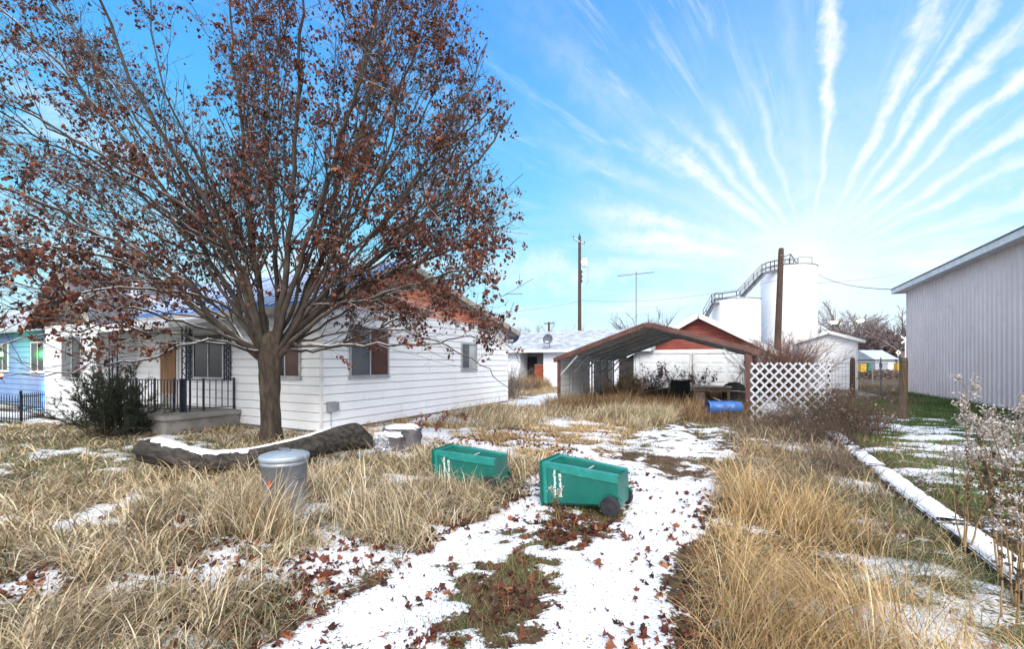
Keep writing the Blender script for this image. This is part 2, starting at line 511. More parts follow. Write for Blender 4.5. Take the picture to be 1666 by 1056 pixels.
M['old_wood'] = pm('old_grey_wood', (.10, .085, .075), (.16, .14, .125), 4, .9, bump=.4, stretch=(.6, 6, 6), snow=(.7, .9, 6, .55))
M['black_stuff'] = pm('sooty_black', (.010, .010, .011), (.028, .027, .028), 6, .8, bump=.3)
M['far_grey'] = pm('far_grey_wall', (.36, .40, .46), (.42, .46, .52), 1, .8)
M['far_white'] = pm('far_white_wall', (.78, .80, .83), (.70, .72, .76), 1, .7)
M['yellow'] = pm('yellow_plastic', (.66, .42, .04), (.58, .35, .04), 4, .5)
M['far_green'] = pm('green_plastic', (.03, .16, .12), (.04, .2, .15), 4, .5)
M['sign_white'] = pm('white_sign_sheet', (.74, .76, .78), (.66, .68, .70), 5, .5)
M['sign_black'] = pm('black_sign_paint', (.02, .02, .022), (.03, .03, .03), 5, .5)
M['lamp'] = glow('lit_lamp', (1.0, .62, .22), 14)
M['lamp_red'] = glow('red_bulb', (1.0, .06, .02), 9)
M['lamp_green'] = glow('green_bulb', (.05, 1.0, .12), 9)
M['shed_siding'] = pm('white_shed_siding', (.84, .855, .89), (.80, .815, .86), 1.2, .6)

# ------------------------------------------------------------------ ground
SNOW_GAPS = [(480, 892, .34, .55), (565, 912, .34, .5), (315, 935, .22, .5), (45, 965, .22, .4), (110, 850, .30, .5), (235, 805, .45, .5), (705, 812, .26, .3),
             (40, 790, .8, .4), (440, 1000, .22, .34), (300, 850, .3, .4), (640, 740, .5, .5), (575, 850, .2, .3)]   # places on the lawn


def snow_amount(x, y):
    """how much of the ground lies under snow, 0..1"""
    x = np.asarray(x, float); y = np.asarray(y, float)
    xl = -2.42 + .16 * (fbm(x * 0, y, .9, 3, 21) - .5) * 2 - .05 * sstep(4, 7, y) + .35 * sstep(9, 12, y)
    xr = -.42 + .3 * (fbm(x * 0 + 3, y, .8, 3, 22) - .5) * 2 + .45 * sstep(5.5, 9, y)
    drive = sstep(xl - .13, xl + .10, x) * sstep(xr + .18, xr - .14, x) * sstep(14.2, 12.6, y)
    strip = np.exp(-((x + 1.55) / .52) ** 2) * sstep(6.8, 5.6, y)
    strip = strip * (.45 + .9 * fbm(x, y, 1.6, 3, 23))
    R = np.full_like(x, .30)
    R = np.where(x < -2.4, .475, R)
    for px, py, w_, l_ in SNOW_GAPS:
        dg = FPX * CAMH / (py - HY); cgx, cgy = (FW * dg + RT * ((px - CX) / FPX * dg))[:2]
        u = (x - cgx) * RT[0] + (y - cgy) * RT[1]; v = (x - cgx) * FW[0] + (y - cgy) * FW[1]
        R = R + .13 * np.exp(-((u / w_) ** 2 + (v / l_) ** 2))
    # far left lawn, thin streaks
    lawn = sstep(-6.6, -8.6, x) * sstep(6.5, 4.6, y)
    R = R - .075 * lawn
    # beyond the bins, lying grass with snow
    mid = sstep(6.5, 8, y) * sstep(-9, -8, x) * sstep(-1.5, -2.6, x)
    R = R + .10 * mid
    # right strip between drive and kerb
    rs = sstep(-.2, .2, x) * sstep(2.1, 1.8, x)
    R = R + rs * (.11 + .07 * sstep(.6, 1.1, x) + .30 * np.exp(-(((x - 1.15) / .55) ** 2 + ((y - 4.9) / 1.0) ** 2)))
    # lawn right of the kerb
    rl = sstep(2.2, 2.5, x)
    R = np.where(x > 2.2, .29 + .25 * np.exp(-((x - 4.0) / 1.7) ** 2) * sstep(21, 16, y) + .10 * sstep(9, 6, y) + .08 * sstep(11.5, 13.5, y) * sstep(19, 16, y), R)
    R = np.where((x > 2.2) & (x > 6.6), R - .2, R)
    # trodden path towards the grey-roofed house
    R = R + .34 * np.exp(-((x + 8.0) / 1.3) ** 2) * sstep(15, 17.5, y) * sstep(27, 24, y)
    # dirt behind the posts
    R = R + .1 * sstep(24, 28, y) * sstep(2.5, 5, x)
    R = R - .3 * sstep(13.2, 14.6, y) * sstep(-6.6, -6, x) * sstep(1, .4, x)
    n = fbm(x, y, 1.15, 4, 31) * .55 + fbm(x * .8, y * 2.2, 2.1, 3, 32) * .45
    base = R + (n - .5) * 1.15
    dr = .86 - .58 * strip + (fbm(x, y, 3.2, 4, 33) - .5) * (.34 + .6 * strip) + (fbm(x, y, 8.0, 3, 34) - .5) * (.42 + .8 * strip)
    dr = dr - .30 * sstep(6.2, 7.6, y) - .05 + (fbm(x, y, 6.0, 3, 36) - .5) * .6 * sstep(6, 7.6, y)
    dr = dr + (fbm(x, y, 1.1, 3, 35) - .5) * .75 * sstep(6.2, 7.6, y)
    return np.clip(base * (1 - drive) + dr * drive, 0, 1)


def green_amount(x, y):
    g = .95 * sstep(2.2, 2.6, x) * sstep(24.5, 22.5, y)
    g = np.maximum(g, .75 * sstep(-7, -9, x) * sstep(6.6, 5, y))
    g = np.maximum(g, .55 * sstep(.8, 1.5, x) * sstep(2.2, 1.9, x) * sstep(8, 6, y))
    g = np.maximum(g, .35 * sstep(-2.6, -2.9, x) * sstep(-4.2, -3.4, x) * sstep(5, 4, y))
    return g


def build_ground():
    def axis(lo, hi, step, a, b):
        f = np.arange(lo, hi, step)
        l = lo - np.cumsum(step * 1.22 ** np.arange(1, 60)); l = l[l > a]
        r = f[-1] + np.cumsum(step * 1.22 ** np.arange(1, 60)); r = r[r < b]
        return np.concatenate([[a], l[::-1], f, r, [b]])
    xs = axis(-12.5, 8.6, .06, -900, 900); ys = axis(.9, 19.5, .06, -60, 1500)
    X, Y = np.meshgrid(xs, ys)
    s = snow_amount(X, Y); g = green_amount(X, Y)
    Z = ground_z(X, Y) + .022 * sstep(.42, .62, s) * (np.hypot(X, Y) < 30) + .010 * (fbm(X, Y, 7, 2, 40) - .5)
    for fx, fy in [(-2.0 + .34 * (i % 2) + .12 * math.sin(i), 1.6 + .36 * i) for i in range(26)] + [(-.95 + .3 * (i % 2), 2.0 + .42 * i) for i in range(16)]:
        Z = Z - .020 * np.exp(-(((X - fx) / .07) ** 2 + ((Y - fy) / .13) ** 2)) * (s > .5)
    nx, ny = len(xs), len(ys)
    idx = np.arange(nx * ny).reshape(ny, nx)
    F = np.stack([idx[:-1, :-1], idx[:-1, 1:], idx[1:, 1:], idx[1:, :-1]], -1).reshape(-1)
    m = bpy.data.materials.new('winter_ground'); m.use_nodes = True
    nt = NT(m.node_tree); bs = nt.n['Principled BSDF']
    a = nt.new('ShaderNodeAttribute', attribute_name='Col')
    sp = nt.new('ShaderNodeSeparateColor'); nt.l.new(a.outputs['Color'], sp.inputs[0])
    tc = nt.new('ShaderNodeTexCoord'); V = tc.outputs['Object']
    fine = nt.math('SUBTRACT', nt.noise(V, 26, 5, .65), .5)
    fine2 = nt.math('SUBTRACT', nt.noise(V, 7, 4, .6), .5)
    grit = nt.smooth(nt.noise(V, 48, 3, .72), .57, .68, 0, -.70)
    k = nt.smooth(nt.math('ADD', sp.outputs[0], nt.math('ADD', nt.math('ADD', nt.math('MULTIPLY', fine, .62), nt.math('MULTIPLY', fine2, .34)), grit)), .465, .535)
    dirt = nt.mix(nt.smooth(nt.noise(V, 9, 5), .3, .7), (.040, .026, .017, 1), (.115, .075, .042, 1))
    dirt = nt.mix(nt.math('MULTIPLY', nt.smooth(nt.noise(V, 38, 4), .52, .66), .6), dirt, (.24, .155, .08, 1))
    grn = nt.mix(nt.smooth(nt.noise(V, 30, 5), .3, .7), (.045, .075, .022, 1), (.10, .145, .045, 1))
    grn = nt.mix(nt.smooth(nt.noise(V, 2.5, 3), .5, .65, 0, .6), grn, (.10, .085, .04, 1))
    col = nt.mix(sp.outputs[1], dirt, grn)
    snw = nt.mix(nt.smooth(nt.noise(V, 3, 4), .35, .65), (.72, .74, .775, 1), (.78, .79, .81, 1))
    col = nt.mix(k, col, snw)
    nt.l.new(col, bs.inputs['Base Color']); bs.inputs['Roughness'].default_value = .9
    bs.inputs['Specular IOR Level'].default_value = .15
    b = nt.new('ShaderNodeBump'); b.inputs['Distance'].default_value = .03; b.inputs['Strength'].default_value = .55
    h = nt.math('ADD', nt.noise(V, 34, 5, .6), nt.math('MULTIPLY', k, .55))
    nt.l.new(h, b.inputs['Height']); nt.l.new(b.outputs[0], bs.inputs['Normal'])
    o = raw('ground', np.stack([X.ravel(), Y.ravel(), Z.ravel()], -1), F, 4, m,
            np.stack([s.ravel(), g.ravel(), 0 * s.ravel()], -1), smooth=True)
    tag(o, 'patchy snow over bare earth and dead grass', None, kind='structure')


build_ground()


# ------------------------------------------------------------------ walls
def lap_rows(mb, A, B, out, z0, z1, h, t=.016, span=None, gap=None):
    """lap siding between plan points A and B, a real open groove under every board;
    span(z) gives the fractions of AB covered at height z"""
    A = Vector((*A, 0)); B = Vector((*B, 0)); out = Vector((*out, 0))
    span = span or (lambda z: (0.0, 1.0)); gap = h * .085 if gap is None else gap
    z = z0
    while z < z1 - 1e-4:
        zt = min(z + h, z1); zg = z + min(gap, (zt - z) * .3)
        def P(f, zz, o): return A + (B - A) * f + out * o + Vector((0, 0, zz))
        (a0, b0), (a1, b1), (a2, b2) = span(z), span(zg), span(zt)
        if b0 - a0 < 1e-3: break
        if b2 < a2: a2 = b2 = (a0 + b0) / 2
        q = [P(a0, z, 0), P(b0, z, 0), P(a0, z, -.05), P(b0, z, -.05), P(a1, zg, -.05), P(b1, zg, -.05), P(a1, zg, t), P(b1, zg, t), P(a2, zt, 0), P(b2, zt, 0)]
        mb.add(q, [(0, 1, 3, 2), (2, 3, 5, 4), (4, 5, 7, 6), (6, 7, 9, 8)])
        z = zt


def window(parent, A, B, out, z0, z1, panes, frame_mat=None, split=.5, proud=.05, name='window'):
    """frame ring standing proud of the wall from plan point A to B; panes = list of materials left to right"""
    A = Vector((*A, 0)); B = Vector((*B, 0)); o = Vector((*out, 0))
    frame_mat = frame_mat or M['frame']; w = .05
    mb = MB(); d = (B - A).normalized()
    def slab(mb, a, b, za, zb, o0, o1):
        p = [A + d * a + o * o0, A + d * b + o * o0, A + d * b + o * o1, A + d * a + o * o1]
        lo = [Vector((q.x, q.y, za)) for q in p]
        mb.prism(lo, (0, 0, zb - za))
    L = (B - A).length
    slab(mb, 0, w, z0, z1, 0, proud); slab(mb, L - w, L, z0, z1, 0, proud)
    slab(mb, w, L - w, z1 - w, z1, 0, proud); slab(mb, w, L - w, z0, z0 + w, 0, proud)
    slab(mb, -.03, L + .03, z0 - .04, z0 - .002, 0, proud + .03)
    if len(panes) > 1: slab(mb, L * split - w * .4, L * split + w * .4, z0 + w, z1 - w, 0, proud - .008)
    f = obj(name, mb, frame_mat, parent)
    for i, pmat in enumerate(panes):
        a = w if i == 0 else L * split + w * .4
        b = L - w if i == len(panes) - 1 else L * split - w * .4
        mp = MB(); slab(mp, a, b, z0 + w, z1 - w, .018 - .006 * i, .03 - .006 * i)
        obj('pane', mp, pmat, f)
    return f


# ------------------------------------------------------------------ the white house on the left
XG, YF, YB = -8.75, 7.36, 16.9
ZT = 3.12
hs = thing('white_house', 'low white house with blue metal roof and red gable behind the maple', 'house', (-14, 10, 0))
mb = MB()
RZ, RY = 4.58, 10.0
lap_rows(mb, (XG, YF), (XG, YB), (1, 0), .07, ZT, .2135)
lap_rows(mb, (-17.2, YF), (XG, YF), (0, -1), .07, 3.05, .2135)
mb.box((-20.9, YF + .06, .05), (XG - .06, YB - .02, 3.0))
obj('wall', mb, M['siding'], hs)
mb = MB()
lap_rows(mb, (-21, 6.4), (-17.2, 6.4), (0, -1), -.13, 2.92, .2135)
lap_rows(mb, (-17.2, 6.4), (-17.2, YF), (1, 0), -.13, 2.92, .2135)
lap_rows(mb, (-21, 12.0), (-21, 6.4), (-1, 0), -.13, 2.92, .2135)
mb.box((-20.9, 6.46, -.2), (-17.27, 7.3, 2.9))
obj('bay_wall', mb, M['siding'], hs)
mb = MB(); mb.box((-21, YF + .03, -.3), (XG - .03, YB - .03, .068)); mb.box((-20.95, 6.45, -.4), (-17.25, YF, -.14))
obj('foundation', mb, M['concrete'], hs)
for ya, yb in ((YF - .022, YF + .05), (YB - .05, YB + .02)):
    mb = MB(); mb.box((XG - .03, ya, .06), (XG + .022, yb, ZT)); obj('corner_trim', mb, M['trim'], hs)
mb = MB()
def gspan(z):
    f = (z - ZT) / (RZ - .06 - ZT)
    r = (RY - YF) / (YB - YF)
    return (r * f, 1 - (1 - r) * f)
lap_rows(mb, (XG, YF), (XG, YB), (1, 0), ZT, RZ - .06, .17, .014, gspan)
mb.add([(XG - .055, YF, ZT - .02), (XG - .055, YB, ZT - .02), (XG - .055, RY, RZ - .05)], [(0, 1, 2)])
obj('gable', mb, M['red_gable'], hs)
# roof: front slope, back slope, ribs and snow lying between them
fr_y, fr_z = 6.85, 2.98; bk_y, bk_z = 17.35, 2.96
mb = MB()
for (y1, z1) in ((fr_y, fr_z), (bk_y, bk_z)):
    mb.prism([(-21.4, RY, RZ), (-21.4, y1, z1), (-21.4, y1, z1 + .05), (-21.4, RY, RZ + .05)], (21.4 - 8.38, 0, 0))
x = -21.3
while x < -8.4:
    mb.bar((x, RY, RZ + .065), (x, fr_y, fr_z + .065), .04, .035); x += .3
roof = obj('roof', mb, M['blue_roof'], hs)
mb = MB(); x = -21.3
sl = Vector((0, fr_y - RY, fr_z - RZ)); k = 0
while x < -8.7:
    t0 = .01 + .05 * rnd.random(); t1 = .99 - .16 * rnd.random() ** 2
    w = .13 + .10 * rnd.random()
    if rnd.random() < .96:
        p = Vector((x + .16, RY, RZ + .058)) + sl * t0; q = Vector((x + .16, RY, RZ + .058)) + sl * t1
        pts = []; n = 9
        for i in range(n + 1):
            c = p.lerp(q, i / n); ww = w * (.55 + .6 * rnd.random())
            pts.append((c, ww))
        vs = []; fs = []
        for c, ww in pts:
            vs += [c + Vector((-ww / 2, 0, -.004)), c + Vector((-ww / 4, 0, .022)), c + Vector((ww / 4, 0, .022)), c + Vector((ww / 2, 0, -.004))]
        for i in range(n):
            for j in range(3): fs.append((i * 4 + j, i * 4 + j + 1, i * 4 + j + 5, i * 4 + j + 4))
        mb.add(vs, fs)
    x += .3
obj('roof_snow', mb, M['roof_snow'], roof, smooth=True)
mb = MB()
mb.bar((-8.36, RY, RZ - .05), (-8.36, fr_y, fr_z - .05), .04, .18); mb.bar((-8.36, RY, RZ - .05), (-8.36, bk_y, bk_z - .05), .04, .18)
mb.bar((-16.9, fr_y - .02, fr_z - .06), (-8.37, fr_y - .02, fr_z - .06), .03, .16)
mb.prism([(-8.38, RY, RZ - .012), (-8.38, fr_y, fr_z - .012), (XG, fr_y, fr_z - .012), (XG, RY, RZ - .012)], (0, 0, -.02))
mb.prism([(-8.38, RY, RZ - .012), (-8.38, bk_y, bk_z - .012), (XG, bk_y, bk_z - .012), (XG, RY, RZ - .012)], (0, 0, -.02))
obj('fascia', mb, M['trim_tan'], hs)
# cross gable over the bay
mb = MB()
for s in (-1, 1):
    mb.prism([(-19.1, 6.05, 4.68), (-19.1 + s * 2.4, 6.05, 2.86), (-19.1 + s * 2.4, 6.05, 2.92), (-19.1, 6.05, 4.74)], (0, 3.6, 0))
obj('bay_roof', mb, M['shingle_dark'], hs)
mb = MB()
lap_rows(mb, (-21, 6.4), (-17.2, 6.4), (0, -1), 2.92, 4.60, .15, .012, lambda z: (.5 * (z - 2.92) / 1.7, 1 - .5 * (z - 2.92) / 1.7))
obj('bay_gable', mb, M['grey_gable'], hs)
mb = MB()
for s in (-1, 1): mb.bar((-19.1, 6.03, 4.66), (-19.1 + s * 2.4, 6.03, 2.84), .03, .15, up=(0, 0, 1))
obj('bay_fascia', mb, M['trim_tan'], hs)
window(hs, (-19.6, 6.4), (-18.2, 6.4), (0, -1), 1.2, 2.55, [M['pane_grey'], M['pane_dark']])
window(hs, (-13.95, YF), (-12.5, YF), (0, -1), 1.24, 2.52, [M['pane_dark'], M['pane_dark']])
window(hs, (-10.55, YF), (-9.42, YF), (0, -1), 1.32, 2.42, [M['pane_dark'], M['pane_brown']])
window(hs, (XG, 8.2), (XG, 9.62), (1, 0), 1.32, 2.62, [M['pane_grey'], M['pane_brown']])
window(hs, (XG, 13.3), (XG, 14.35), (1, 0), 1.46, 2.4, [M['pane_grey'], M['pane_pale']])
# ornate iron shutters each side of the porch window
for xa in (-14.28, -12.46):
    mb = MB()
    for i in range(4): mb.box((xa + .09 * i, YF - .045, 1.2), (xa + .09 * i + .02, YF - .025, 2.55))
    for i in range(9):
        z = 1.24 + i * .155
        mb.bar((xa, YF - .04, z), (xa + .29, YF - .04, z + .155), .018, .02); mb.bar((xa, YF - .036, z + .155), (xa + .29, YF - .036, z), .018, .02)
    obj('iron_grille', mb, M['iron'], hs)
mb = MB(); mb.box((-15.72, YF - .05, .38), (-14.72, YF - .002, 2.42))
dr = obj('door', mb, M['trim'], hs)
mb = MB(); mb.box((-15.62, YF - .075, .78), (-14.80, YF - .052, 2.34)); obj('plywood_sheet', mb, M['plywood'], dr)
mb = MB(); mb.box((-15.62, YF - .07, .42), (-14.80, YF - .052, .775)); obj('kick_panel', mb, M['grey_wall'], dr)
# porch
mb = MB(); mb.box((-15.6, 5.62, -.3), (-11.8, YF - .02, .34)); mb.box((-15.68, 5.56, .34), (-11.74, YF - .02, .46))
obj('porch_slab', mb, M['concrete'], hs, bevel=.012)
mb = MB()
mb.prism([(-17.15, YF - .02, 2.94), (-17.15, 5.4, 2.47), (-17.15, 5.4, 2.57), (-17.15, YF - .02, 3.0)], (5.9, 0, 0))
pr = obj('porch_roof', mb, M['trim'], hs)
mb = MB()
n = 24
for i in range(n):
    if rnd.random() < .15: continue
    xa = -17.1 + 5.8 * i / n; d0 = .05 + .3 * rnd.random()
    mb.prism([(xa, YF - .1 - d0, 2.99 - d0 * .22), (xa, 5.42, 2.573), (xa, 5.42, 2.60), (xa, YF - .1 - d0, 3.012 - d0 * .22)], (5.8 / n * (.8 + .2 * rnd.random()), 0, 0))
obj('roof_snow', mb, M['roof_snow'], pr)
def iron_post(x, y, z0, z1):
    mb = MB()
    for dx in (-.09, .09): mb.box((x + dx - .013, y - .013, z0), (x + dx + .013, y + .013, z1))
    mb.box((x - .077, y + .15, z0), (x - .051, y + .176, z1))
    n = 14
    for i in range(n):
        za = z0 + .1 + (z1 - z0 - .2) * i / n; zb = z0 + .1 + (z1 - z0 - .2) * (i + 1) / n
        s = 1 if i % 2 else -1
        mb.bar((x - .08 * s, y, za), (x + .08 * s, y, zb), .014, .014)
    obj('porch_post', mb, M['iron'], hs)
iron_post(-12.3, 6.25, .37, 2.58); iron_post(-14.75, 5.75, .37, 2.5)
def railing(p, q, step):
    mb = MB(); p = Vector(p); q = Vector(q)
    for z, w in ((.53, .03), (1.26, .035)): mb.bar(p + Vector((0, 0, z)), q + Vector((0, 0, z)), w, .02)
    n = int((q - p).length / step)
    for i in range(n + 1):
        c = p.lerp(q, i / n); big = i in (0, n) or i % 6 == 3
        r = .02 if big else .009
        mb.box((c.x - r, c.y - r, .38 if big else .53), (c.x + r, c.y + r, 1.3 if big else 1.26))
        if not big: mb.cbox((c.x, c.y, .9), (.022, .022, .07), .78)
    obj('railing', mb, M['iron'], hs)
railing((-12.3, 6.25, 0), (-12.0, 7.3, 0), .125); railing((-15.3, 5.95, 0), (-12.35, 6.2, 0), .125)
mb = MB(); mb.box((XG + .01, 7.5, .52), (XG + .13, 7.72, .76)); mb.box((XG + .02, 7.73, .54), (XG + .10, 7.82, .74))
mb.tube([(XG + .06, 7.6, .53), (XG + .06, 7.6, .1)], .012)
obj('meter_box', mb, M['grey_box'], hs, bevel=.008)
# ------------------------------------------------------------------ neighbour's house in the coloured light
nb = thing('neighbor_house', 'pale house at the left edge glowing with blue and green festive light', 'house', (-28, 9, 0))
mb = MB(); lap_rows(mb, (-36, 8.0), (-22.3, 8.0), (0, -1), -.25, 3.1, .24); mb.box((-35.9, 8.06, -.4), (-22.4, 15, 3.05)); obj('wall', mb, M['blue_lit_siding'], nb)
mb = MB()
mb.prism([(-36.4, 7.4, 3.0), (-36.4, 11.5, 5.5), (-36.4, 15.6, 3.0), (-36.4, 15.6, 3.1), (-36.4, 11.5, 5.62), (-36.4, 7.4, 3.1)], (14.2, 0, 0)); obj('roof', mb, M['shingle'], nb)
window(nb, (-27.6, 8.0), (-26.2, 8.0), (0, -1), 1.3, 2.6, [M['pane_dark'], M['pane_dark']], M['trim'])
window(nb, (-31.6, 8.0), (-30.2, 8.0), (0, -1), 1.3, 2.6, [M['pane_dark'], M['pane_dark']], M['trim'])
def flood(name, label, c, mat, loc, power, rgb):
    t = thing(name, label, 'lamp', loc)
    mb = MB(); mb.lathe([(.02, -.05), (.05, -.03), (.06, .03), (.045, .09), (.0, .11)], (0, 0, 0), 12, cap=False); obj('bulb', mb, mat, t, local=True, smooth=True)
    mb = MB(); mb.lathe([(.035, -.13), (.055, -.052)], (0, 0, 0), 10); mb.tube([(0, 0, -.13), (0, .05, -.2), (0, .1, -.3)], .01); obj('socket', mb, M['black_iron'], t, local=True)
    l = bpy.data.objects.new(name + '_light', bpy.data.lights.new(name, 'POINT')); COL.objects.link(l); l.parent = t
    l.location = (0, -.15, .05); l.data.energy = power; l.data.color = rgb; l.data.shadow_soft_size = .12
flood('festive_lamp', 'green festive lamp under the eave of the pale neighbouring house', None, M['lamp_green'], tuple(at(2, 578, 19.3)), 26, (.1, 1, .25))
flood('festive_lamp', 'red festive lamp on the front of the pale neighbouring house', None, M['lamp_red'], tuple(at(2, 612, 19.2)), 14, (1, .1, .05))
def ground_flood(px, py, d, rgb, power, label):
    p = at(px, py, d); t = thing('flood_lamp', label, 'lamp', tuple(p))
    mb = MB(); mb.cbox((0, 0, 0), (.16, .12, .14)); mb.tube([(0, 0, -.05), (0, 0, -.45)], .012); obj('housing', mb, M['black_iron'], t, local=True)
    mb = MB(); mb.cbox((0, .064, .01), (.12, .012, .1)); obj('lens', mb, glow('blue_lens', rgb, 4), t, local=True)
    l = bpy.data.objects.new('flood_light', bpy.data.lights.new('flood_light', 'SPOT')); COL.objects.link(l); l.parent = t
    l.location = (0, .1, .02); l.data.energy = power; l.data.color = rgb; l.data.spot_size = 1.9; l.data.spot_blend = .8; l.data.shadow_soft_size = .1
    l.rotation_euler = (math.radians(112), 0, 0)
ground_flood(34, 664, 18.0, (.05, .55, 1.0), 420, 'small black flood lamp throwing blue light on the neighbouring house')
# picket fence in front of it
fc = thing('picket_fence', 'low black iron picket fence beside the white house', 'fence', (-22, 5.6, -.2))
pa, pb = np.array([-20.0, 5.55]), np.array([-26.5, 4.6])
mb = MB(); n = 44
for i in range(n + 1):
    c = pa + (pb - pa) * i / n; z = gz(*c)
    if i % 11: mb.tube([(c[0], c[1], z), (c[0], c[1], z + .86), (c[0], c[1], z + .92)], [.011, .011, .001], 5)
obj('picket', mb, M['black_iron'], fc)
mb = MB()
for z in (.14, .68): mb.bar((*pa, z - .22), (*pb, z - .22), .03, .03)
obj('rail', mb, M['black_iron'], fc)
for i in range(0, n + 1, 11):
    c = pa + (pb - pa) * i / n; mb = MB(); mb.cbox((c[0], c[1], .24), (.05, .05, 1.0)); mb.lathe([(.03, .74), (.045, .78), (.001, .84)], (c[0], c[1], 0), 8)
    obj('fence_post', mb, M['black_iron'], fc)
gt = thing('iron_gate', 'narrow black iron gate of close bars at the corner of the white house', 'gate', (-20.4, 6.0, -.2))
mb = MB()
for i in range(12):
    c = np.array([-20.05, 5.6]) * (1 - i / 11) + np.array([-20.9, 6.35]) * i / 11
    mb.tube([(c[0], c[1], -.15), (c[0], c[1], .72)], .012, 5)
obj('bar', mb, M['black_iron'], gt)
for z in (-.08, .62): mb = MB(); mb.bar((-20.05, 5.6, z), (-20.9, 6.35, z), .03, .03); obj('gate_rail', mb, M['black_iron'], gt)

# ------------------------------------------------------------------ grey-roofed house and red-gabled garage at the back
lh = thing('grey_roofed_house', 'long low white house with snowy grey shingle roof and recessed doorway', 'house', (-12, 28, 0))
mb = MB()
lap_rows(mb, (-19.5, 28), (-13.5, 28), (0, -1), -.1, 2.42, .19); lap_rows(mb, (-11.75, 28), (-5.62, 28), (0, -1), -.1, 2.42, .19)
mb.box((-19.5, 28.06, -.1), (-13.5, 34, 2.4)); mb.box((-11.75, 28.06, -.1), (-5.6, 34, 2.4))
obj('wall', mb, M['siding_old'], lh)
mb = MB(); mb.box((-13.5, 29.2, -.1), (-11.75, 29.3, 2.4)); obj('recess_wall', mb, M['grey_wall'], lh)
mb = MB()
mb.prism([(-20, 27.5, 2.42), (-20, 30.9, 3.86), (-20, 34.5, 2.42), (-20, 34.5, 2.56), (-20, 30.9, 4.0), (-20, 27.5, 2.56)], (15.6, 0, 0))
obj('roof', mb, M['shingle'], lh)
mb = MB(); mb.box((-20, 27.44, 2.38), (-4.6, 27.497, 2.56)); mb.box((-20, 27.5, 2.36), (-5.5, 28.1, 2.40)); obj('fascia', mb, M['trim'], lh)
mb = MB(); mb.box((-13.45, 29.12, -.05), (-12.75, 29.19, 2.1)); obj('door', mb, M['dark_hole'], lh)
mb = MB(); mb.box((-6.6, 27.9, .0), (-5.72, 27.98, 2.15)); obj('door', mb, M['dark_hole'], lh)  # dark sheet for the open gap; its unlit inside is put into the colour
pn = thing('rusty_panel', 'rust red sheet leaning in the recessed doorway of the grey-roofed house', 'panel', (-12.15, 28.4, 0))
mb = MB(); mb.cbox((-12.15, 28.3, .78), (.75, .05, 1.6)); obj('sheet', mb, M['rust_panel'], pn)
for z in (.02, 1.55): mb = MB(); mb.cbox((-12.15, 28.262, z), (.78, .02, .04)); obj('sheet_edge', mb, M['trim_tan'], pn)

ga = thing('garage', 'white garage with dark red gable and white snow-edged roof boards', 'garage', (-2, 28, 0))
GX0, GX1, GRX, GRZ = -5.6, 1.45, -2.0, 4.36
mb = MB()
lap_rows(mb, (GX0, 28), (GX1, 28), (0, -1), -.1, 2.46, .16); lap_rows(mb, (GX1, 28), (GX1, 36), (1, 0), -.1, 2.3, .16)
mb.box((GX0 + .02, 28.06, -.1), (GX1 - .06, 36, 2.3))
obj('wall', mb, M['siding_old'], ga)
mb = MB(); lap_rows(mb, (-5.8, 28), (1.8, 28), (0, -1), 2.46, 4.3, .15, .014, lambda z: (.5 * (z - 2.2) / 2.1, 1 - .5 * (z - 2.2) / 2.1))
obj('gable', mb, M['red_garage'], ga)
mb = MB()
for s in (-1, 1):
    mb.prism([(GRX, 27.5, GRZ), (GRX + s * 4.05, 27.5, 2.08), (GRX + s * 4.05, 27.5, 2.2), (GRX, 27.5, GRZ + .12)], (0, 9, 0))
obj('roof', mb, M['shingle'], ga)
mb = MB()
for s in (-1, 1): mb.bar((GRX, 27.48, GRZ), (GRX + s * 4.05, 27.48, 2.08), .035, .22, up=(0, 0, 1))
obj('rake_board', mb, M['trim'], ga)
mb = MB()
for s in (-1, 1):
    mb.bar((GRX, 27.53, GRZ + .155), (GRX + s * 4.0, 27.53, 2.265), .12, .05)
obj('roof_snow', mb, M['roof_snow'], ga)
for xa, xb in ((-5.2, -2.5), (-2.2, .25)):
    mb = MB(); mb.box((xa, 27.9, -.05), (xb, 27.96, 2.2))
    g = obj('garage_door', mb, M['siding_old'], ga)
    mb = MB(); cols, rows = 3, 4; w = (xb - xa) / cols; h = 2.2 / rows
    for i in range(cols):
        for j in range(rows):
            x0, x1, z0, z1 = xa + w * i + .1, xa + w * (i + 1) - .1, h * j + .06, h * (j + 1) - .07
            mb.box((x0, 27.875, z0), (x1, 27.898, z1))
    obj('door_panel', mb, M['siding_old'], g)
    mb = MB(); mb.box((xa - .1, 27.86, 2.21), (xb + .1, 27.99, 2.34)); mb.box((xa - .1, 27.87, -.05), (xa - .003, 27.98, 2.2)); mb.box((xb + .003, 27.87, -.05), (xb + .1, 27.98, 2.2))
    obj('door_trim', mb, M['trim'], g)
mb = MB(); mb.box((.42, 27.92, 0), (.98, 27.975, 2.2)); obj('side_door', mb, M['dark_hole'], ga)


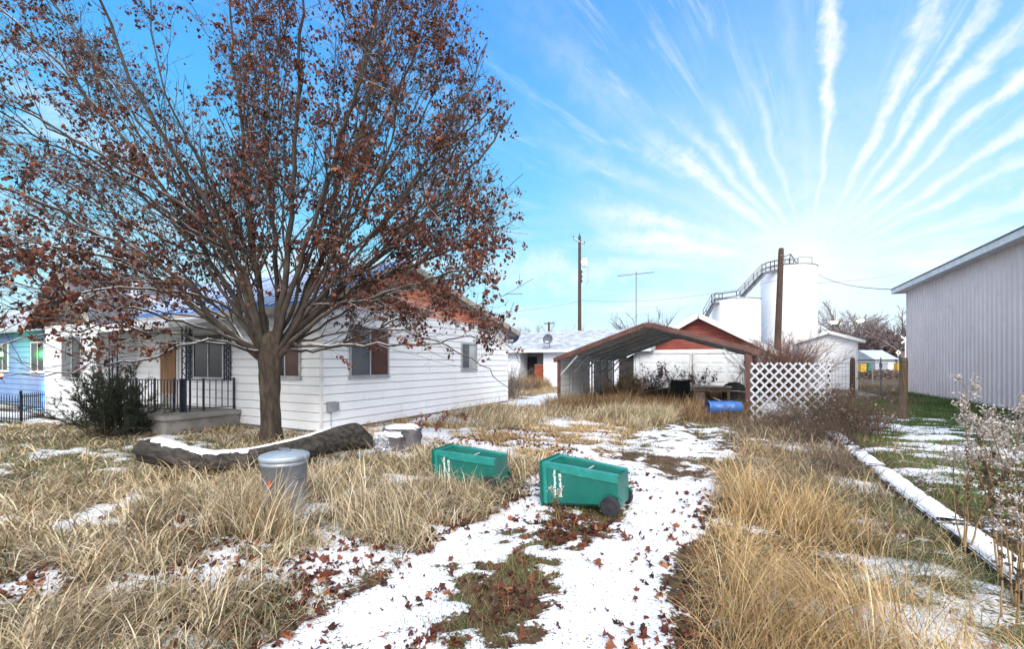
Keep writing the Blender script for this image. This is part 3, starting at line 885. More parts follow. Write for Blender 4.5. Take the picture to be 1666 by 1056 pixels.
def dish(px, py, d, size, label, foot):
    p = Vector(at(px, py, d)); t = thing('satellite_dish', label, 'satellite dish', tuple(p))
    f = (Vector((.1, -1, .35))).normalized(); q = f.to_track_quat('Z', 'Y').to_matrix()
    prof = [(size * r, size * .42 * r * r) for r in (0.02, .3, .6, .85, 1.0)]
    prof += [(size * 1.02, size * .44), (size * 1.0, size * .40)] + [(size * r, size * .42 * r * r - .02) for r in (.85, .6, .3, .02)]
    mb = MB(); mb.lathe(prof, (0, 0, 0), 24, q); obj('reflector', mb, M['dish'], t, local=True, smooth=True)
    mb = MB(); mb.tube([(0, .03, -.02), (0, .12, -.2), foot], .025); obj('mast', mb, M['dish'], t, local=True)
    e = q @ Vector((0, -.85 * size, size * 1.0))
    mb = MB(); mb.tube([(0, .02, -.08), q @ Vector((0, -size, .1)), e], .016); obj('feed_arm', mb, M['galv'], t, local=True)
    mb = MB(); mb.cbox(e, (.12, .16, .1)); mb.cbox(e + Vector((.1, 0, .0)), (.08, .14, .09)); obj('feed_horn', mb, M['trim'], t, local=True, bevel=.01)
dish(892, 553, 29.6, .34, 'grey satellite dish standing at the eave of the grey-roofed house', (.0, .35, -.55))
dish(835, 549, 19.6, .34, 'grey satellite dish on the rear corner of the white house', (-.35, .12, -.25))

# ------------------------------------------------------------------ carport
cp = thing('carport', 'brown steel carport with ribbed grey side sheets and weeds inside', 'carport', (-3, 20, 0))
cy0, cy1 = 16.5, 25.3
prof = [(-6.46, 1.77), (-6.3, 1.86), (-2.98, 3.05), (-2.7, 3.03), (.2, 2.18), (.66, 1.98)]
def roofline(off):
    return [(x, z + off) for x, z in prof]
mb = MB()
a, b = roofline(0), roofline(.05)
vs = []
for y in (cy0, cy1):
    vs += [(x, y, z) for x, z in a] + [(x, y, z) for x, z in b]
n = len(prof); fs = []
for i in range(n - 1):
    fs += [(i, i + 1, 2 * n + i + 1, 2 * n + i), (n + i, 3 * n + i, 3 * n + i + 1, n + i + 1), (i, n + i, n + i + 1, i + 1)]
fs += [(0, 2 * n, 3 * n, n), (n - 1, 2 * n - 1, 4 * n - 1, 3 * n - 1)]
mb.add(vs, fs)
obj('roof_sheet', mb, M['galv_sheet'], cp)
mb = MB()   # ribs of the sheeting, along the length
for i in range(n - 1):
    p, q = Vector((prof[i][0], 0, prof[i][1])), Vector((prof[i + 1][0], 0, prof[i + 1][1]))
    L = (q - p).length; k = max(1, int(L / .24))
    for j in range(k):
        c = p.lerp(q, (j + .5) / k); d = (q - p).normalized()
        mb.prism([c - d * .03 + Vector((0, cy0 + .02, -.001)), c + d * .03 + Vector((0, cy0 + .02, -.001)), c + d * .018 + Vector((0, cy0 + .02, -.022)), c - d * .018 + Vector((0, cy0 + .02, -.022))], (0, cy1 - cy0 - .04, 0))
obj('roof_rib', mb, M['galv_sheet'], cp)
mb = MB()
for i in range(n - 1):
    mb.bar((prof[i][0], cy0 - .03, prof[i][1] - .0), (prof[i + 1][0], cy0 - .03, prof[i + 1][1] - .0), .05, .17)
    mb.bar((prof[i][0], cy1 + .03, prof[i][1]), (prof[i + 1][0], cy1 + .03, prof[i + 1][1]), .05, .10)
mb.bar((prof[0][0] - .02, cy0, prof[0][1] + .02), (prof[0][0] - .02, cy1, prof[0][1] + .02), .03, .14)
mb.bar((prof[-1][0] + .02, cy0, prof[-1][1] + .02), (prof[-1][0] + .02, cy1, prof[-1][1] + .02), .03, .14)
obj('roof_trim', mb, M['carport_brown'], cp)
ys = [cy0 + .06, cy0 + 1.5, cy0 + 3.0, cy0 + 4.5, cy0 + 6.0, cy0 + 7.4, cy1 - .08]
for j, y in enumerate(ys):
    mb = MB()
    for i in range(1, n - 2):
        mb.bar((prof[i][0], y, prof[i][1] - .055), (prof[i + 1][0], y, prof[i + 1][1] - .055), .06, .06)
    mb.bar((-6.3, y, 1.78), (-6.3, y, 1.83), .06, .06); 
    obj('roof_bow', mb, M['galv'], cp)
    for xs_, s, zt in ((-6.28, 1, 1.82), (.33, -1, 2.06)):
        if xs_ > 0 and 0 < j < len(ys) - 1 and j % 2: continue
        mb = MB(); front = j == 0
        wdt = .2 if (front and xs_ > 0) else (.1 if front else .065)
        mb.cbox((xs_, y, zt / 2 - .03), (wdt, .08, zt + .06)); p = obj('post', mb, M['carport_brown'] if front else M['galv'], cp)
        mb = MB(); sl_ = .36 if s > 0 else .31
        mb.bar((xs_ + s * .05, y + .03, zt - .62), (xs_ + s * .75, y + .03, zt - .02 + .72 * sl_ - .09), .05, .06); obj('brace', mb, M['galv'], p)
for ya, yb in ((cy0 + .02, 20.9), (21.5, cy1)):
    mb = MB(); zz = .02; m_ = []
    while zz < 1.74:
        m_ += [(0, zz), (0, zz + .19), (.022, zz + .205), (.022, zz + .235)]; zz += .25
    vs = []; fs = []
    for y in (ya, yb): vs += [(-6.345 - o_, y, z) for o_, z in m_]
    k = len(m_)
    fs = [(i, i + 1, k + i + 1, k + i) for i in range(k - 1)]
    mb.add(vs, fs); obj('side_sheet', mb, M['galv_sheet'], cp)

# ------------------------------------------------------------------ under the carport
t = thing('work_table', 'rough wooden table with grey top under the carport', 'table', (-.9, 18.6, 0))
mb = MB(); mb.box((-1.55, 18.2, .74), (-.2, 18.95, .80)); obj('tabletop', mb, M['old_wood'], t, bevel=.008)
mb = MB(); mb.box((-1.48, 18.25, .62), (-.27, 18.29, .735)); mb.box((-1.48, 18.86, .62), (-.27, 18.9, .735)); obj('apron', mb, M['post'], t)
for x in (-1.44, -.3):
    for y in (18.3, 18.84):
        mb = MB(); mb.cbox((x, y, .37), (.09, .09, .73)); obj('leg', mb, M['post'], t)
mb = MB(); mb.box((-1.40, 18.32, .0), (-1.10, 18.36, .62)); obj('side_board', mb, M['old_wood'], t)
t = thing('junk_heap', 'dark heap of scrap and sticks beneath the wooden table', 'scrap', (-.7, 18.6, 0))
mb = MB()
for i in range(16):
    p = Vector((-1.1 + .8 * rnd.random(), 18.4 + .4 * rnd.random(), .05 + .3 * rnd.random())); a = rnd.random() * 6.28
    mb.bar(p, p + Vector((.4 * math.cos(a), .3 * math.sin(a), .25 * (rnd.random() - .3))), .05 + .06 * rnd.random(), .03 + .05 * rnd.random())
obj('scrap', mb, M['black_stuff'], t)
mb = MB()
for i in range(5):
    p = Vector((-1.0 + .7 * rnd.random(), 18.15 + .1 * rnd.random(), .1 + .3 * rnd.random()))
    mb.tube([p, p + Vector((.12, .02, -.05)), p + Vector((.28, 0, -.12))], [.03, .035, .02], 6)
obj('pale_stick', mb, M['trim_tan'], t)
t = thing('barrel_grill', 'black round-topped grill beside the right post of the carport', 'grill', (-.15, 19.4, 0))
mb = MB(); sec = [(-.42, .12), (-.42, .62), (-.36, .80), (-.2, .9), (0, .93), (.2, .9), (.36, .80), (.42, .62), (.42, .12)]
mb.prism([(x - .12, 19.1, z) for x, z in sec], (0, .7, 0)); obj('drum', mb, M['black_stuff'], t, bevel=.02)
for x in (-.46, .22):
    for y in (19.15, 19.75):
        mb = MB(); mb.cbox((x, y, .06), (.05, .05, .13)); obj('leg', mb, M['black_stuff'], t)
mb = MB(); mb.tube([(-.32, 19.08, .62), (-.32, 19.03, .62), (.08, 19.03, .62), (.08, 19.08, .62)], .012); obj('handle', mb, M['galv'], t)
mb = MB(); mb.cbox((-.12, 19.09, .60), (.84, .012, .014)); obj('lid_seam', mb, M['galv'], t)
t = thing('slatted_bin', 'black slatted bin with snow on its rim under the carport', 'bin', (-2.2, 20.7, 0))
mb = MB()
for i in range(8):
    for y in (20.35, 21.0): mb.box((-2.55 + i * .088, y, .03), (-2.55 + i * .088 + .075, y + .03, .93 + .03 * rnd.random()))
    for x in (-2.58, -1.88): mb.box((x, 20.36 + i * .08, .03), (x + .03, 20.36 + i * .08 + .07, .92))
obj('slat', mb, M['black_stuff'], t)
for z in (.2, .75): mb = MB(); mb.box((-2.6, 20.32, z), (-1.83, 20.345, z + .07)); obj('band', mb, M['black_stuff'], t)
mb = MB(); mb.cbox((-2.2, 20.7, .93), (.52, .56, .06)); obj('snow', mb, M['snow'], t, bevel=.02)
t = thing('dump_slab', 'tilted snow-topped dark board lying in the weeds behind the carport', 'board', (-3.2, 22, 0))
mb = MB(); c = at(1068, 636, 22.5); mb.cbox(c, (1.15, .6, .10), R=Matrix.Rotation(-.22, 3, 'Y') @ Matrix.Rotation(.3, 3, 'Z')); obj('board', mb, M['old_wood'], t)
mb = MB(); mb.cbox(c - np.array([0, .05, .2]), (1.0, .5, .28), R=Matrix.Rotation(-.2, 3, 'Y') @ Matrix.Rotation(.3, 3, 'Z')); obj('crate', mb, M['post'], t)
t = thing('plastic_barrel', 'bright blue plastic barrel lying on its side by the carport', 'barrel', (-.4, 16.1, .22))
R = Matrix.Rotation(math.radians(90), 3, 'Y'); R = Matrix.Rotation(.42, 3, 'Z') @ R
mb = MB(); mb.lathe([(.225, -.52), (.235, -.50), (.235, -.46), (.225, -.44), (.225, -.15), (.238, -.13), (.238, -.09), (.225, -.07), (.225, .2), (.238, .22), (.238, .26), (.225, .28), (.22, .5), (.20, .53), (.02, .53)], (0, 0, 0), 28, R, cap=False)
obj('shell', mb, M['barrel'], t, local=True, smooth=True)
mb = MB(); mb.lathe([(.205, -.515), (.21, .5), (.02, .51)], (0, 0, 0), 28, R, cap=False); obj('inside', mb, M['barrel'], t, local=True, smooth=True)
mb = MB(); mb.lathe([(.208, -.521), (.228, -.524), (.228, -.512), (.208, -.512), (.208, -.521)], (0, 0, 0), 28, R, cap=False); obj('rim', mb, M['barrel'], t, local=True, smooth=True)

# ------------------------------------------------------------------ lattice panel
A0, A1 = np.array([.30, 13.35]), np.array([2.18, 14.2])
t = thing('lattice_panel', 'white diamond lattice panel standing in dry brush beside the carport', 'trellis', (1.2, 13.8, 0))
L = float(np.linalg.norm(A1 - A0)); dv = (A1 - A0) / L; nv = np.array([dv[1], -dv[0]]); z0, z1 = .03, 1.69
def LP(u, z, o=0.0): return Vector((*(A0 + dv * u + nv * o), z))
sp = .245
for sgn, off, nm in ((1, .006, 'strip'), (-1, -.006, 'strip')):
    mb = MB(); k = -z1
    while k < L + z1:
        if sgn > 0: pts = [(k, z0), (k + (z1 - z0), z1)]
        else: pts = [(k + (z1 - z0), z0), (k, z1)]
        (u0, za), (u1, zb) = pts
        def cl(u0, za, u1, zb):
            r = []
            for t_ in np.linspace(0, 1, 2): r.append((u0 + (u1 - u0) * t_, za + (zb - za) * t_))
            return r
        ta, tb = 0.0, 1.0; du = u1 - u0
        lo_, hi_ = sorted(((0 - u0) / du, (L - u0) / du)); ta, tb = max(ta, lo_), min(tb, hi_)
        if tb - ta > .02:
            p = LP(u0 + du * ta, za + (zb - za) * ta, off); q = LP(u0 + du * tb, za + (zb - za) * tb, off)
            mb.bar(p, q, .012, .050, up=Vector((*nv, 0)).cross((q - p).normalized()))
        k += sp
    obj('slat', mb, M['lattice'], t)
for u in (.02, L - .02):
    mb = MB(); mb.bar(LP(u, -.1, -.05), LP(u, 1.6, -.05), .05, .05); obj('stake', mb, M['post'], t)


# ------------------------------------------------------------------ wheeled carts lying on their backs
def text_mesh(name, body, size, mat, parent, matrix):
    cu = bpy.data.curves.new(name, 'FONT'); cu.body = body; cu.size = size; cu.extrude = .0008; cu.offset = .0012
    cu.align_x = 'CENTER'; cu.align_y = 'CENTER'
    o = bpy.data.objects.new(name, cu); COL.objects.link(o)
    dg = bpy.context.evaluated_depsgraph_get(); dg.update()
    me = bpy.data.meshes.new_from_object(o.evaluated_get(dg))
    bpy.data.objects.remove(o); me.materials.clear(); me.materials.append(mat)
    me.transform(matrix)
    t = bpy.data.objects.new(name, me); COL.objects.link(t); t.parent = parent
    return t


def make_cart(label):
    t = thing('wheeled_cart', label, 'trash cart', (0, 0, 0), 'green wheeled carts lying in the yard')
    H = 1.0
    def sec(z):
        f = z / H
        hw = .215 + .075 * f; fr = .17 + .12 * f; bk = -.205 - .055 * f   # half width, front, back
        return hw, fr, bk
    mb = MB(); rows = [0.0, .05, .3, .6, .86, .93, .97]
    n = 12; vs = []
    for z in rows:
        hw, fr, bk = sec(z); r = .035; ch = hw - .075
        dp = .17 if .04 < z < .9 else .001
        ring = [(-hw + r, bk), (hw - r, bk), (hw, bk + r), (hw, fr - .02), (hw - .02, fr), (ch, fr), (ch - .025, fr - dp), (-ch + .025, fr - dp), (-ch, fr), (-hw + .02, fr), (-hw, fr - .02), (-hw, bk + r)]
        vs += [(x, y, z) for x, y in ring]
    fs = []
    for i in range(len(rows) - 1):
        for k in range(n): fs.append((i * n + k, i * n + (k + 1) % n, (i + 1) * n + (k + 1) % n, (i + 1) * n + k))
    fs += [tuple(range(n - 1, -1, -1)), tuple(range((len(rows) - 1) * n, len(rows) * n))]
    mb.add(vs, fs)
    body = obj('body', mb, M['cart'], t, local=True)
    # raised pale rims along both sides of the trough
    mb = MB()
    for s in (-1, 1):
        pts = []
        for z in (.0, .72):
            hw, fr, bk = sec(z)
            pts.append([(s * (hw + .014), fr + .014, z), (s * (hw - .078), fr + .014, z), (s * (hw - .078), fr - .01, z), (s * (hw - .004), fr - .012, z), (s * (hw - .004), fr - .085, z), (s * (hw + .014), fr - .085, z)])
        vs = pts[0] + pts[1]; m = 6
        mb.add(vs, [(i, (i + 1) % m, m + (i + 1) % m, m + i) for i in range(m)] + [tuple(range(m))[::-1], tuple(range(m, 2 * m))])
        pts = []
        for z in (.72, .965):
            hw, fr, bk = sec(z)
            pts.append([(s * (hw + .006), fr + .008, z), (s * (hw - .078), fr + .008, z), (s * (hw - .078), fr - .01, z), (s * (hw - .004), fr - .012, z), (s * (hw - .004), fr - .06, z), (s * (hw + .006), fr - .06, z)])
        vs = pts[0] + pts[1]
        mb.add(vs, [(i, (i + 1) % m, m + (i + 1) % m, m + i) for i in range(m)] + [tuple(range(m))[::-1], tuple(range(m, 2 * m))])
    obj('rim', mb, M['cart_rim'], t, local=True, bevel=.004)
    # frame line moulded on the sides and the ribbed end of the trough
    mb = MB()
    for s in (-1, 1):
        hw, fr, bk = sec(.93)
        mb.bar((s * (hw + .004), bk + .02, .925), (s * (hw + .004), fr - .02, .925), .014, .05, up=(0, 0, 1))
    for k in range(7):
        hw, fr, bk = sec(.93)
        mb.cbox((-.17 + k * .057, fr + .003, .935), (.03, .014, .06))
    obj('moulded_rib', mb, M['cart_rim'], t, local=True, bevel=.003)
    mb = MB(); hw, fr, bk = sec(.97)
    mb.box((-hw - .02, bk - .03, .972), (hw + .02, fr + .025, 1.0)); mb.box((-hw + .03, bk + .02, 1.0), (hw - .03, fr - .04, 1.035))
    obj('lid', mb, M['cart'], t, local=True, bevel=.012)
    mb = MB(); mb.tube([(-.2, bk - .015, .93), (-.2, bk - .08, .96), (.2, bk - .08, .96), (.2, bk - .015, .93)], .015, 8); obj('handle', mb, M['cart'], t, local=True)
    mb = MB(); hw, fr, bk = sec(.44); mb.tube([(-hw + .06, fr - .035, .44), (hw - .06, fr - .035, .44)], .012, 8); obj('catch_bar', mb, M['galv'], t, local=True)
    mb = MB(); mb.tube([(-.25, -.185, .085), (.25, -.185, .085)], .012, 8); obj('axle', mb, M['galv'], t, local=True)
    for s in (-1, 1):
        Rw = Matrix.Rotation(math.pi / 2, 3, 'Y')
        mb = MB(); mb.lathe([(.078, -.036), (.108, -.036), (.118, -.026), (.118, .026), (.108, .036), (.078, .036)], (s * .262, -.185, .085), 28, Rw)
        w = obj('wheel', mb, M['tyre'], t, local=True, smooth=False)
        mb = MB(); mb.lathe([(.02, -.042), (.03, -.040), (.068, -.030), (.077, -.037), (.077, .037), (.068, .030), (.03, .040), (.02, .042)], (s * .262, -.185, .085), 28, Rw)
        obj('hub', mb, M['tyre'], w, local=True)
        # arch over the wheel
        mb = MB(); a0, a1 = math.radians(-12), math.radians(152); k = 14; vs = []
        for i in range(k + 1):
            a = a0 + (a1 - a0) * i / k
            for rr in (.140, .156):
                for xx in (.205, .236): vs.append((s * xx, -.185 + rr * math.sin(a), .085 + rr * math.cos(a)))
        fs = []
        for i in range(k):
            o = i * 4
            fs += [(o, o + 1, o + 5, o + 4), (o + 1, o + 3, o + 7, o + 5), (o + 3, o + 2, o + 6, o + 7), (o + 2, o, o + 4, o + 6)]
        fs += [(0, 1, 3, 2), (k * 4, k * 4 + 1, k * 4 + 3, k * 4 + 2)]
        mb.add(vs, fs); obj('wheel_arch', mb, M['cart'], t, local=True)
    # lettering on the side; the side leans out with the taper
    lean = math.atan2(.075, 1.0)
    for s, zc, body_, sz in ((1, .80, 'Sunrise Disposal Inc.', .047), (1, .725, '(509) 466-4128', .047)):
        hw, fr, bk = sec(zc)
        X = Vector((0, 1, 0)); Y = Vector((math.sin(lean), 0, math.cos(lean))); Z = X.cross(Y)
        c = Vector((hw + .0025, .01 if sz < .06 else 0, zc))
        mt = Matrix(((X.x, Y.x, Z.x, c.x), (X.y, Y.y, Z.y, c.y), (X.z, Y.z, Z.z, c.z), (0, 0, 0, 1)))
        text_mesh('lettering', body_, sz, M['white_ink'], t, mt)
    return t


def place_cart(t, px_mid, py_base, d, theta, pitch, lift, roll=0.0, sc=1.0):
    """axis (bottom to top) points left and a little away; front faces up"""
    c = at(px_mid, HY, d)
    ax = Vector(-(math.cos(theta) * RT - math.sin(theta) * FW)); ax.z = -math.sin(pitch); ax.normalize()
    up = Vector((0, 0, 1)); up = (up - ax * up.dot(ax)).normalized()
    xx = up.cross(ax).normalized()
    Rm = Matrix((xx, up, ax)).transposed().to_4x4()
    Rm = Matrix.Rotation(roll, 4, ax) @ Rm
    mid = ax * .5 * sc; t.scale = (sc, sc, sc)
    loc = Vector((c[0], c[1], lift)) - mid
    t.location = loc; t.rotation_euler = Rm.to_euler()


c1 = make_cart('green wheeled cart lying on the snowy drive with its black wheel in full view')
place_cart(c1, 952, 833, 5.36, math.radians(31), math.radians(2.5), .272 + gz(-1.6, 5.0), 0.0, .93)
c2 = make_cart('green wheeled cart sunk in tall dry grass beside the galvanised can and stones')
place_cart(c2, 767, 790, 6.25, math.radians(24), math.radians(3), .235 + gz(-3.3, 5.3), 0.0, .93)

# ------------------------------------------------------------------ curved burnt log
t = thing('hollow_log', 'long curved charred log with snow along its sagging top', 'log', (-6.6, 4.8, 0))
ctr = [at(238, 741, 6.55), at(264, 744, 6.5), at(300, 753, 6.45), at(345, 760, 6.45), at(400, 756, 6.6), at(450, 747, 6.8), at(500, 735, 7.1), at(545, 722, 7.45), at(580, 716, 7.7), at(604, 726, 7.85)]
rad = [(.20, .205), (.215, .215), (.21, .195), (.19, .175), (.17, .17), (.17, .185), (.17, .20), (.18, .235), (.18, .25), (.11, .14)]
rad = [(a_, b_ * .84) for a_, b_ in rad]
ctr = [c + UP * .075 for c in ctr]
ctr = list(resample(ctr, 60)); rad = [tuple(r) for r in np.stack([np.interp(np.linspace(0, 9, 60), range(10), [q[j] for q in rad]) for j in (0, 1)], -1)]
n = 32; vs = []; fs = []
for i, c in enumerate(ctr):
    a = ctr[min(i + 1, len(ctr) - 1)] - ctr[max(i - 1, 0)]; a[2] = 0; a /= np.linalg.norm(a); side = np.array([a[1], -a[0], 0])
    for k in range(n):
        th = 2 * math.pi * k / n
        w = 1 + .030 * math.sin(13 * th + 2.5 * math.sin(i * .13)) + .08 * math.sin(3 * th + i * .10) + .05 * math.sin(7 * th + i * .22)
        w += .16 * (float(fbm(np.array([i * .16]), np.array([k * .55]), 1.0, 3, 66)[0]) - .5) + .22 * (float(fbm(np.array([i * .05]), np.array([k * 1.3]), 1.0, 2, 67)[0]) - .5)
        vs.append(c + side * math.cos(th) * rad[i][0] * w + UP * math.sin(th) * rad[i][1] * w)
for i in range(len(ctr) - 1):
    for k in range(n): fs.append((i * n + k, i * n + (k + 1) % n, (i + 1) * n + (k + 1) % n, (i + 1) * n + k))
fs.append(tuple(range((len(ctr) - 1) * n, len(ctr) * n)))
mb = MB(); mb.add(vs, fs); o = obj('trunk', mb, M['log'], t, smooth=True)
mb = MB()
c0 = ctr[0]; end = vs[:n]; cc = np.mean(end, 0) + (ctr[0] - ctr[4]) * .12
inner = [cc + (np.array(e) - cc) * .55 + (ctr[0] - ctr[4]) * .10 for e in end]
mb.add(end + inner + [cc], [(k, (k + 1) % n, n + (k + 1) % n, n + k) for k in range(n)] + [(n + k, n + (k + 1) % n, 2 * n) for k in range(n)])
obj('cut_end', mb, M['log_end'], t, smooth=True)
mb = MB(); sv = []; m = 110; prof_n = 7
for j in range(m + 1):
    f = 4 + 41 * j / m; i = min(int(f), len(ctr) - 2); u = f - i
    c = ctr[i] * (1 - u) + ctr[i + 1] * u; r0 = rad[i][0] * (1 - u) + rad[i + 1][0] * u; r1 = rad[i][1] * (1 - u) + rad[i + 1][1] * u
    a = ctr[i + 1] - ctr[i]; a = a.copy(); a[2] = 0; a /= np.linalg.norm(a); side = np.array([a[1], -a[0], 0])
    nz = float(fbm(np.array([j * .21]), np.array([2.0]), 1.0, 3, 68)[0]); nz2 = float(fbm(np.array([j * .33]), np.array([7.0]), 1.0, 3, 69)[0])
    spread = (.80 if f < 27 else .34) * (.18 + 1.0 * nz) * (.2 if j in (0, m) else 1)
    lean = (.10 if f < 27 else -.10) + .35 * (nz2 - .5)
    for k in range(prof_n):
        th = math.pi / 2 - lean + (k / (prof_n - 1) - .5) * spread * 1.7
        e = 1.10 + (.05 if 0 < k < prof_n - 1 else -.14) * (.7 + .5 * rnd.random())
        sv.append(c + side * math.cos(th) * r0 * e + UP * math.sin(th) * r1 * e)
mb.add(sv, [(j * prof_n + k, j * prof_n + k + 1, (j + 1) * prof_n + k + 1, (j + 1) * prof_n + k) for j in range(m) for k in range(prof_n - 1)])
obj('snow', mb, M['snow'], t, smooth=True)

# ------------------------------------------------------------------ galvanised can
cx_, cy_ = at(463, HY, 5.0)[:2]
t = thing('galvanized_can', 'grey galvanised can with closed lid standing in the tall grass', 'trash can', (cx_, cy_, 0))
mb = MB(); pr_ = [(.20, 0), (.205, .02), (.235, .56), (.245, .565), (.245, .59), (.236, .60), (.238, .64)]
mb.lathe(pr_, (0, 0, gz(cx_, cy_)), 40); obj('body', mb, M['can'], t, local=True, smooth=True)
mb = MB(); mb.lathe([(.252, .615), (.258, .62), (.258, .655), (.250, .668), (.215, .672), (.20, .684), (.10, .70), (.001, .705)], (0, 0, gz(cx_, cy_)), 40, cap=False)
lid = obj('lid', mb, M['can_lid'], t, local=True, smooth=True)
mb = MB(); mb.tube([(-.07, -.02, .70), (-.06, -.02, .735), (.06, .02, .735), (.07, .02, .70)], .010, 6); obj('handle', mb, M['rust_steel'], lid, local=True)
for s in (-1, 1):
    mb = MB(); mb.tube([(s * .232, -.06, .46), (s * .27, -.05, .44), (s * .27, .05, .44), (s * .232, .06, .46)], .008, 6); obj('side_handle', mb, M['rust_steel'], t, local=True)
mb = MB(); q = Vector((.07, -.2235, .40)); mb.cbox(q, (.035, .008, .055), .30); obj('sticker', mb, M['orange'], t, local=True)

# ------------------------------------------------------------------ snow-capped stones
def stone(name, label, px, py, d, size, rz, z0=0, chips=9):
    c = at(px, py, d); t = thing(name, label, 'stone', (c[0], c[1], 0))
    bm = bmesh.new(); bmesh.ops.create_cube(bm, size=1); bmesh.ops.subdivide_edges(bm, edges=bm.edges, cuts=5, use_grid_fill=True)
    for v in bm.verts:
        k = .035
        v.co += Vector((rnd.uniform(-k, k), rnd.uniform(-k, k), rnd.uniform(-k, k) * .6))
        if v.co.z > .3 and v.co.x > .3: v.co.z -= .10 * (v.co.x - .3) * 5
        r_ = Vector((v.co.x, v.co.y)).length
        if r_ > .56: v.co.x *= .56 / r_; v.co.y *= .56 / r_
    mb = MB(); h = 2 * (c[2] + .0) if False else size[2]
    Rz = Matrix.Rotation(rz, 3, 'Z')
    mb.add([Rz @ Vector((v.co.x * size[0], v.co.y * size[1], (v.co.z + .5) * h + z0)) for v in bm.verts], [tuple(x.index for x in f.verts) for f in bm.faces])
    obj('rock', mb, M['stone'], t, local=True)
    bm2 = bm.copy(); mb = MB()
    top = [f for f in bm.faces if f.calc_center_median().z > .42]
    idx = {}; vs = []; fs = []
    def vi(v):
        if v.index not in idx:
            idx[v.index] = len(vs)
            edge = any(f.calc_center_median().z <= .42 for f in v.link_faces)
            lift = -.01 if edge else .03 + .03 * rnd.random()
            s_ = .97 if edge else 1.0
            vs.append(Rz @ Vector((v.co.x * size[0] * s_, v.co.y * size[1] * s_, (v.co.z + .5) * h + z0 + lift)))
        return idx[v.index]
    for f in top:
        if rnd.random() < .06: continue
        fs.append(tuple(vi(v) for v in f.verts))
    mb.add(vs, fs); obj('snow', mb, M['snow'], t, local=True, smooth=True)
    bm.free(); bm2.free()
stone('snowy_block', 'larger flat grey block with snow cap near the end of the charred log', 655, 700, 9.0, (.72, .62, .40), .5)
stone('snowy_block', 'smaller grey block with snow cap leaning beside the larger flat block', 634, 708, 8.55, (.55, .42, .31), .2)

# ------------------------------------------------------------------ kerb along the right lawn
t = thing('kerb', 'low straight dark edging board under snow between weeds and lawn', 'kerb', (2.0, 6, 0))
mb = MB(); ya = 1.2; 
while ya < 12.6:
    L = 2.35; w0 = 1.80 + rnd.uniform(-.012, .012)
    mb.box((w0 - .015, ya, -.2), (w0 + .27, min(ya + L, 12.6) - .012, .105 + rnd.uniform(-.006, .006))); ya += L
obj('edging', mb, M['kerb_timber'], t, bevel=.012)
mb = MB(); m = 420; vs = []; fs = []
for j in range(m + 1):
    y = 1.3 + 11.2 * j / m; thin = sstep(9.6, 12.6, y)
    wl = .012 + .075 * float(fbm(np.array([y * 3.1]), np.array([1.0]), 1.5, 3, 61)[0]) ** 2 + .09 * thin; wr = .01 + .13 * float(fbm(np.array([y * 2.7]), np.array([4.0]), 1.5, 3, 62)[0]) ** 2
    hh = .012 + .028 * float(fbm(np.array([y]), np.array([9.0]), 1.8, 3, 63)[0])
    for k, (x, z) in enumerate([(1.79 + wl * .6, .100), (1.80 + wl * .6, .112 + hh * .4), (1.88, .112 + hh * .45), (1.96, .112 + hh * .45), (2.045 - wr * .6, .112 + hh * .4), (2.06 - wr * .6, .100)]):
        vs.append((x + rnd.uniform(-.003, .003), y, z + .002 * rnd.random()))
gap = lambda y: float(fbm(np.array([y]), np.array([3.0]), 2.2, 3, 64)[0]) < .26 + .30 * float(sstep(9.4, 12.4, y))
for j in range(m):
    if gap(1.3 + 11.2 * j / m): continue
    for k in range(5): fs.append((j * 6 + k, j * 6 + k + 1, j * 6 + k + 7, j * 6 + k + 6))
mb.add(vs, fs); obj('snow', mb, M['snow'], t, smooth=True)

# ------------------------------------------------------------------ metal building on the right
t = thing('metal_building', 'tall lavender-grey ribbed metal building with white eave at the right', 'building', (14, 24, 0))
XB, YB0, YB1, ZB = 8.4, 8.0, 31.9, 5.78
mb = MB(); y = YB0; vs = []
while y < YB1 - .01:
    for dy, o in ((0, 0), (.20, 0), (.235, .045), (.305, .045), (.34, 0)):
        if y + dy <= YB1: vs.append((XB - o, y + dy))
    y += .3405
k = len(vs)
mb.add([(x, y, -.1) for x, y in vs] + [(x, y, ZB) for x, y in vs], [(i, i + 1, k + i + 1, k + i) for i in range(k - 1)])
mb.box((XB + .06, YB0, -.1), (22, YB1, ZB))
obj('wall', mb, M['metal_wall'], t)
mb = MB(); mb.box((XB - .06, YB1 - .0, -.1), (XB + .1, YB1 + .05, ZB)); obj('corner_trim', mb, M['trim'], t)
mb = MB(); mb.prism([(XB - .5, YB0, ZB - .02), (15, YB0, ZB + 1.75), (22, YB0, ZB - .02), (22, YB0, ZB + .06), (15, YB0, ZB + 1.84), (XB - .5, YB0, ZB + .07)], (0, YB1 - YB0 + .75, 0)); obj('roof', mb, M['shingle'], t)
mb = MB(); mb.box((XB - .54, YB0, ZB - .16), (XB - .503, YB1 + .78, ZB + .10)); mb.box((XB - .5, YB0, ZB - .10), (XB + .05, YB1 + .74, ZB - .07)); mb.box((XB - .5, YB1 + .75, ZB - .16), (XB + .3, YB1 + .78, ZB + .1))
obj('eave_fascia', mb, M['trim'], t)
mb = MB(); mb.box((XB - .58, YB0, ZB + .085), (XB - .40, YB1 + .80, ZB + .125)); obj('drip_edge', mb, M['rust_steel'], t)

